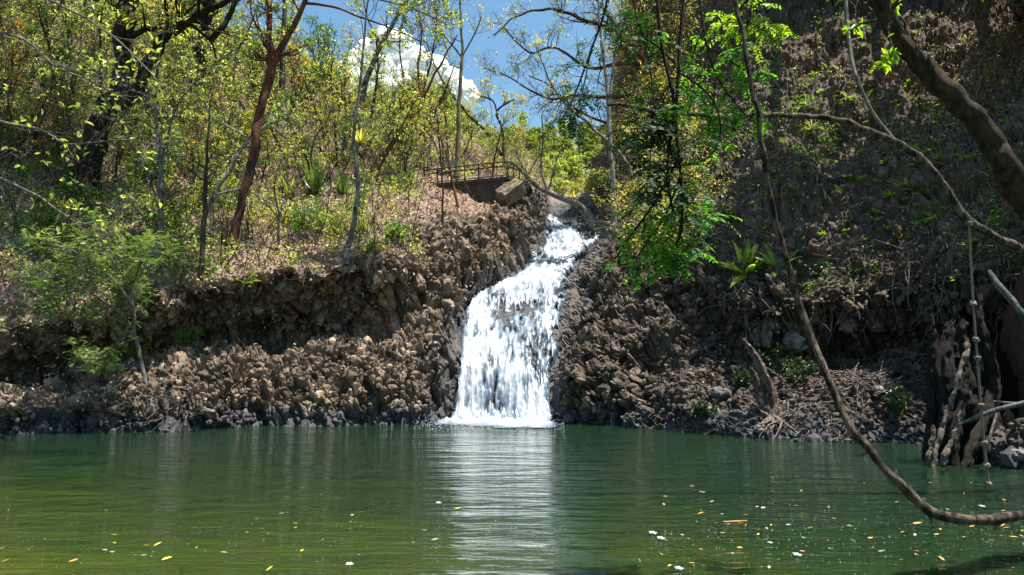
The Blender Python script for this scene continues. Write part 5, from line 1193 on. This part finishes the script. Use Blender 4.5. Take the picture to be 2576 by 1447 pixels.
# leafy stems hanging from the canopy
def hang(label, lines, per, Y, seed, mat, nb=5, rl=.30, LL=.062, tw_l=(.25, .7), loose=0):
    g = G_(seed); Ls = [wline([(p[0], p[1], p[2]) for p in l], Y, 40, .05) for l in lines]; LL *= .82; rl *= .82; tw_l = (tw_l[0] * .82, tw_l[1] * .82); T = Tree('hanging_stem', label, 'hanging plant', Ls[0][0][0]); mb = MB(); f = MB()
    for k, (a, b) in enumerate(Ls): mb.add(*knobbly(a, b, 7, .15, k))
    P1 = np.array([x[0] for x in Ls]); R1 = np.array([x[1] for x in Ls])
    B1, S1 = children(P1, R1, nb, *tw_l, t0=.25, ang=(35, 80), up=-.08, jit=.14, n=7, rr=.5, rmin=.0022, g=g); mb.tubes(B1, np.minimum(S1, .006), 4)
    RP, lv = pinnate(B1, per, rl, LL, LL * .40, g, pairs=6, droop=.5); f.add(*lv); mb.tubes(RP, np.full(RP.shape[:2], .0018), 3)
    T.part('stem', mb, M['bark_vinedark']); T.part('foliage', f, M[mat], False)
hang('thin stem with dark feather leaves hanging against the blue sky', [[(1550, -140, 4), (1525, 20, 4), (1490, 125, 3.5), (1447, 225, 3), (1412, 300, 2)], [(1490, 125, 2.5), (1470, 200, 2), (1440, 310, 1.5)]], 4, 7.0, 811, 'leaf_silhouette', 9, .26, .052)
hang('sparse dark stem hanging straight beside the pale mottled trunk', [[(1590, -140, 4), (1602, 30, 3.5), (1630, 150, 3), (1641, 300, 2.5), (1637, 430, 1.5)]], 2, 7.1, 812, 'leaf_silhouette', 8)
hang('dense dark curtain of feather leaves hanging at the right of the notch', [[(1650, -140, 6), (1662, 80, 6), (1690, 250, 5.5), (1708, 420, 5), (1722, 540, 4.5), (1700, 640, 3)], [(1730, -140, 6), (1712, 120, 6), (1692, 300, 5), (1680, 440, 4.5), (1702, 560, 4)], [(1690, 200, 4), (1650, 260, 3), (1620, 330, 2)], [(1700, 160, 4), (1640, 110, 3), (1580, 90, 2)], [(1705, 420, 4), (1650, 440, 3), (1610, 470, 2)], [(1692, 300, 3), (1660, 330, 3), (1640, 380, 2)]], 3, 7.1, 813, 'leaf_silhouette', 10, .30, .078)
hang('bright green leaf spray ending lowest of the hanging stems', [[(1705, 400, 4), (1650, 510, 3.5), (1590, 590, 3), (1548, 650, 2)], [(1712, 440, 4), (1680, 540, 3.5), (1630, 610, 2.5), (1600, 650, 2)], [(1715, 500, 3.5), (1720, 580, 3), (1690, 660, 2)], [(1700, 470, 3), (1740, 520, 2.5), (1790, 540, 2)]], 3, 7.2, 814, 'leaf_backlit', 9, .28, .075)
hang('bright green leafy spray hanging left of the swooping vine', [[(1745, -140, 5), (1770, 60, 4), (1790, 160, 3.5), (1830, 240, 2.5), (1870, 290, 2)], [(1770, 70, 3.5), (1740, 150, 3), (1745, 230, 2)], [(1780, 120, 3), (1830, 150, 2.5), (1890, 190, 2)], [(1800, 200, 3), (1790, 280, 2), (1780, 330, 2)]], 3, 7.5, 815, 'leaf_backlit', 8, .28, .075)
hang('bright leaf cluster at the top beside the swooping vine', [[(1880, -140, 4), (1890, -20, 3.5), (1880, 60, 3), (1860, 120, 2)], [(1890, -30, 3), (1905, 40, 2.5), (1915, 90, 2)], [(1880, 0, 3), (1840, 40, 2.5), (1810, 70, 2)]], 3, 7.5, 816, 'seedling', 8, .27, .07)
hang('long bare loop vine with a few small leaves right of the leaf curtain', [[(1700, 180, 3), (1726, 195, 3), (1782, 243, 3.5), (1807, 302, 3.5), (1806, 360, 3.5), (1777, 399, 3.2), (1723, 419, 3), (1675, 411, 2)]], 1, 7.2, 817, 'seedling', 6, .2, .05)

# ------------------------------------------------------------------ shading trees on the cliff top and above the left rocks
def canopy_tree(label, foot, centre, R, seed, nl, group, mat='leaf_canopy'):
    g = G_(seed); T = Tree('canopy_tree', label, 'tree', foot, group); n = 14; t = np.linspace(0, 1, n)[:, None]
    P0 = foot * (1 - t) + centre * t + np.sin(t * 3.14) * np.array([.5, .3, .8]); P0[0, 2] -= .3; R0 = np.linspace(.22, .06, n); mb = MB(); mb.add(*knobbly(P0, R0, 10, .12, seed))
    B1, S1 = children(P0[None], R0[None], 26, R * .8, R * 1.5, t0=.62, ang=(45, 95), up=.0, jit=.12, n=9, rr=.45, rmin=.012, g=g); mb.tubes(B1, S1, 5)
    B2, S2_ = children(B1, S1, 7, R * .22, R * .5, t0=.2, up=.02, n=6, rmin=.007, g=g); mb.tubes(B2, S2_, 4)
    f = MB(); f.add(*leaf_cluster(B2, nl, .30, .17, .28, g, tmin=.1)); T.part('trunk', mb, M['bark_brown']); T.part('foliage', f, M[mat], False)
CG = 'canopy trees above the right cliff'
def canopy_over(u, v, seed, lift=0., nl=12, R=2.9, fu=None, lab='broad leafy canopy tree leaning out above the right cliff', grp=CG, back=4.):
    h = ground_px(u, v); q = h[0].copy(); L = 0.
    while True:
        c = q + SUN * L; pu, pv, pf = to_px(c)
        if pv + (R * .75) * FPX / pf < -20: break
        L += .3
    c = c + SUN * lift; foot = ground_px(fu or min(max(u + 150, 1800), 2560), -130 if fu else -150)[0]; canopy_tree(lab, foot, c, R, seed, nl, grp)
sd = 900
for (u, v, nl) in [(1870, 800, 12), (2100, 860, 12), (2330, 880, 9), (2500, 800, 12), (2570, 480, 14), (2520, 1000, 12), (2350, 1090, 9), (2400, 980, 10), (2460, 880, 10), (2580, 880, 11), (2600, 700, 12)]:
    sd += 1; canopy_over(u, v, sd, nl=max(2, int(nl * (.17 if v < 780 else .9))), R=2.9 if v < 780 else 2.3)
for (u, v, nl) in [(60, 980, 12), (240, 900, 11), (420, 900, 9), (-120, 700, 8), (330, 780, 8)]:
    sd += 1; canopy_over(u, v, sd, nl=nl, R=3.2, fu=-260, lab='tall canopy tree whose crown shades the left rocks', grp='canopy trees above the left rocks', back=6.)

# ------------------------------------------------------------------ leaves and blossom afloat
def float_leaf(name, label, cat, mat, L, W, group, seed, kind='leaf'):
    g = G_(seed)
    if kind == 'leaf': V, Q = leaves(np.zeros((1, 3)), np.array([[1., 0, 0]]), np.array([[0, 0, 1.]]), L, W, .18, -.12); V = V + np.array([0, 0, .012])
    else:
        n = 5; a = np.arange(n) * 6.283 / n; V, Q = leaves(np.stack([np.cos(a), np.sin(a), 0 * a], 1) * .008, np.stack([np.cos(a), np.sin(a), .5 + 0 * a], 1), np.repeat([[0, 0, 1.]], n, 0), L, W, .3, .1); V = V + np.array([0, 0, .01])
    return mesh_np(name, V, Q, M[mat], False)
def flat(name, c):
    m, nt, b, o = new_mat(name); nt.links.new(ramp(nt, noise(nt, 30, 3), [(.3, tuple(x * .7 for x in c)), (.7, c)]), b.inputs['Base Color']); b.inputs['Roughness'].default_value = .6; M[name] = m
flat('yellow floating leaf', (.62, .48, .06)); flat('orange floating leaf', (.58, .26, .05)); flat('white petals', (.60, .60, .54)); flat('pink brown leaf', (.52, .30, .22))
FGp = 'leaves and blossoms floating on the pool'
fm = [(float_leaf('floating_leaf', '', '', 'yellow floating leaf', .085, .032, None, 1), 'yellow leaf floating on the green pool', 'leaf', 'floating_leaf'), (float_leaf('floating_leaf', '', '', 'orange floating leaf', .09, .03, None, 2), 'orange leaf floating on the green pool', 'leaf', 'floating_leaf'),
      (float_leaf('floating_blossom', '', '', 'white petals', .035, .024, None, 3, 'b'), 'tiny white blossom floating on the green pool', 'blossom', 'floating_blossom'), (float_leaf('floating_leaf', '', '', 'pink brown leaf', .07, .03, None, 4), 'pinkish brown leaf floating on the green pool', 'leaf', 'floating_leaf')]
g = G_(950); cnt = 0
while cnt < 125:
    if g.random() < .64: u, v = g.uniform(1640, 2570), g.normal(1330, 55)
    else: u, v = g.uniform(0, 1150), g.normal(1350, 55)
    if v < 1180 or v > 1446: continue
    k = int(g.choice(4, p=[.28, .24, .22, .26])); me, lb, ct, nm = fm[k]; o = obj(nm, me, loc=at_water(u, v)); o.rotation_euler = (g.normal() * .15, g.normal() * .15, g.uniform(0, 6.28)); o.scale = (g.uniform(.5, 1.25),) * 3; tag(o, lb, ct, FGp); cnt += 1
def one(nm, u, v, k, s, lb, ct, rz=0.):
    o = obj(nm, fm[k][0], loc=at_water(u, v)); o.scale = (s * (.55 if k == 2 else 1),) * 3; o.rotation_euler = (.1, .1, rz); tag(o, lb, ct)
one('floating_leaf', 2295, 1322, 1, 1.9, 'largest orange leaf afloat left of the dipping vine', 'leaf', .4); one('floating_leaf', 405, 1414, 0, 1.7, 'large yellow leaf afloat near the lower left of the pool', 'leaf', 1.2)
for u, v, s, lb in [(2005, 1402, 2.6, 'large white blossom afloat at the lower right of the pool'), (1766, 1242, 2.6, 'white blossom afloat furthest out among the big blossoms'), (1707, 1437, 2.6, 'white open flower afloat at the bottom edge right of centre'), (1103, 1269, 2.2, 'single white blossom afloat left of the white reflection'), (1642, 1347, 2.8, 'left one of two white blossoms floating together'), (1662, 1360, 2.6, 'right one of two white blossoms floating together'), (879, 1425, 2.2, 'pale blossom afloat at the bottom edge left of centre'), (2470, 1278, 2.4, 'white blossom afloat inside the bend of the dipping vine')]: one('floating_blossom', u, v, 2, s, lb, 'blossom')
pod = np.array([at_water(1820, 1315), at_water(1850, 1314), at_water(1880, 1312)]); pod[:, 2] = .012; mb = MB(); mb.tube(pod - pod[0], [.006, .011, .005], 7); tag(obj('floating_pod', mb.mesh('floating_pod', M['orange floating leaf']), loc=pod[0]), 'long orange seed pod floating among the leaves', 'seed pod')
n = 750; uu_ = np.where(g.random(n) < .7, g.uniform(1600, 2576, n), g.uniform(0, 1300, n)); vv_ = np.clip(g.normal(1330, 60, n), 1150, 1446); pp_ = np.array([at_water(a, b) for a, b in zip(uu_, vv_)]); pp_[:, 2] = .008
f = MB(); f.add(*leaves(pp_, g.normal(size=pp_.shape) * np.array([1, 1, .1]), np.repeat([[0, 0, 1.]], n, 0) + g.normal(size=pp_.shape) * .15, g.uniform(.006, .022, n), g.uniform(.005, .014, n))); tag(obj('floating_specks', f.mesh('floating_specks', M['white petals'], False)), kind='stuff')
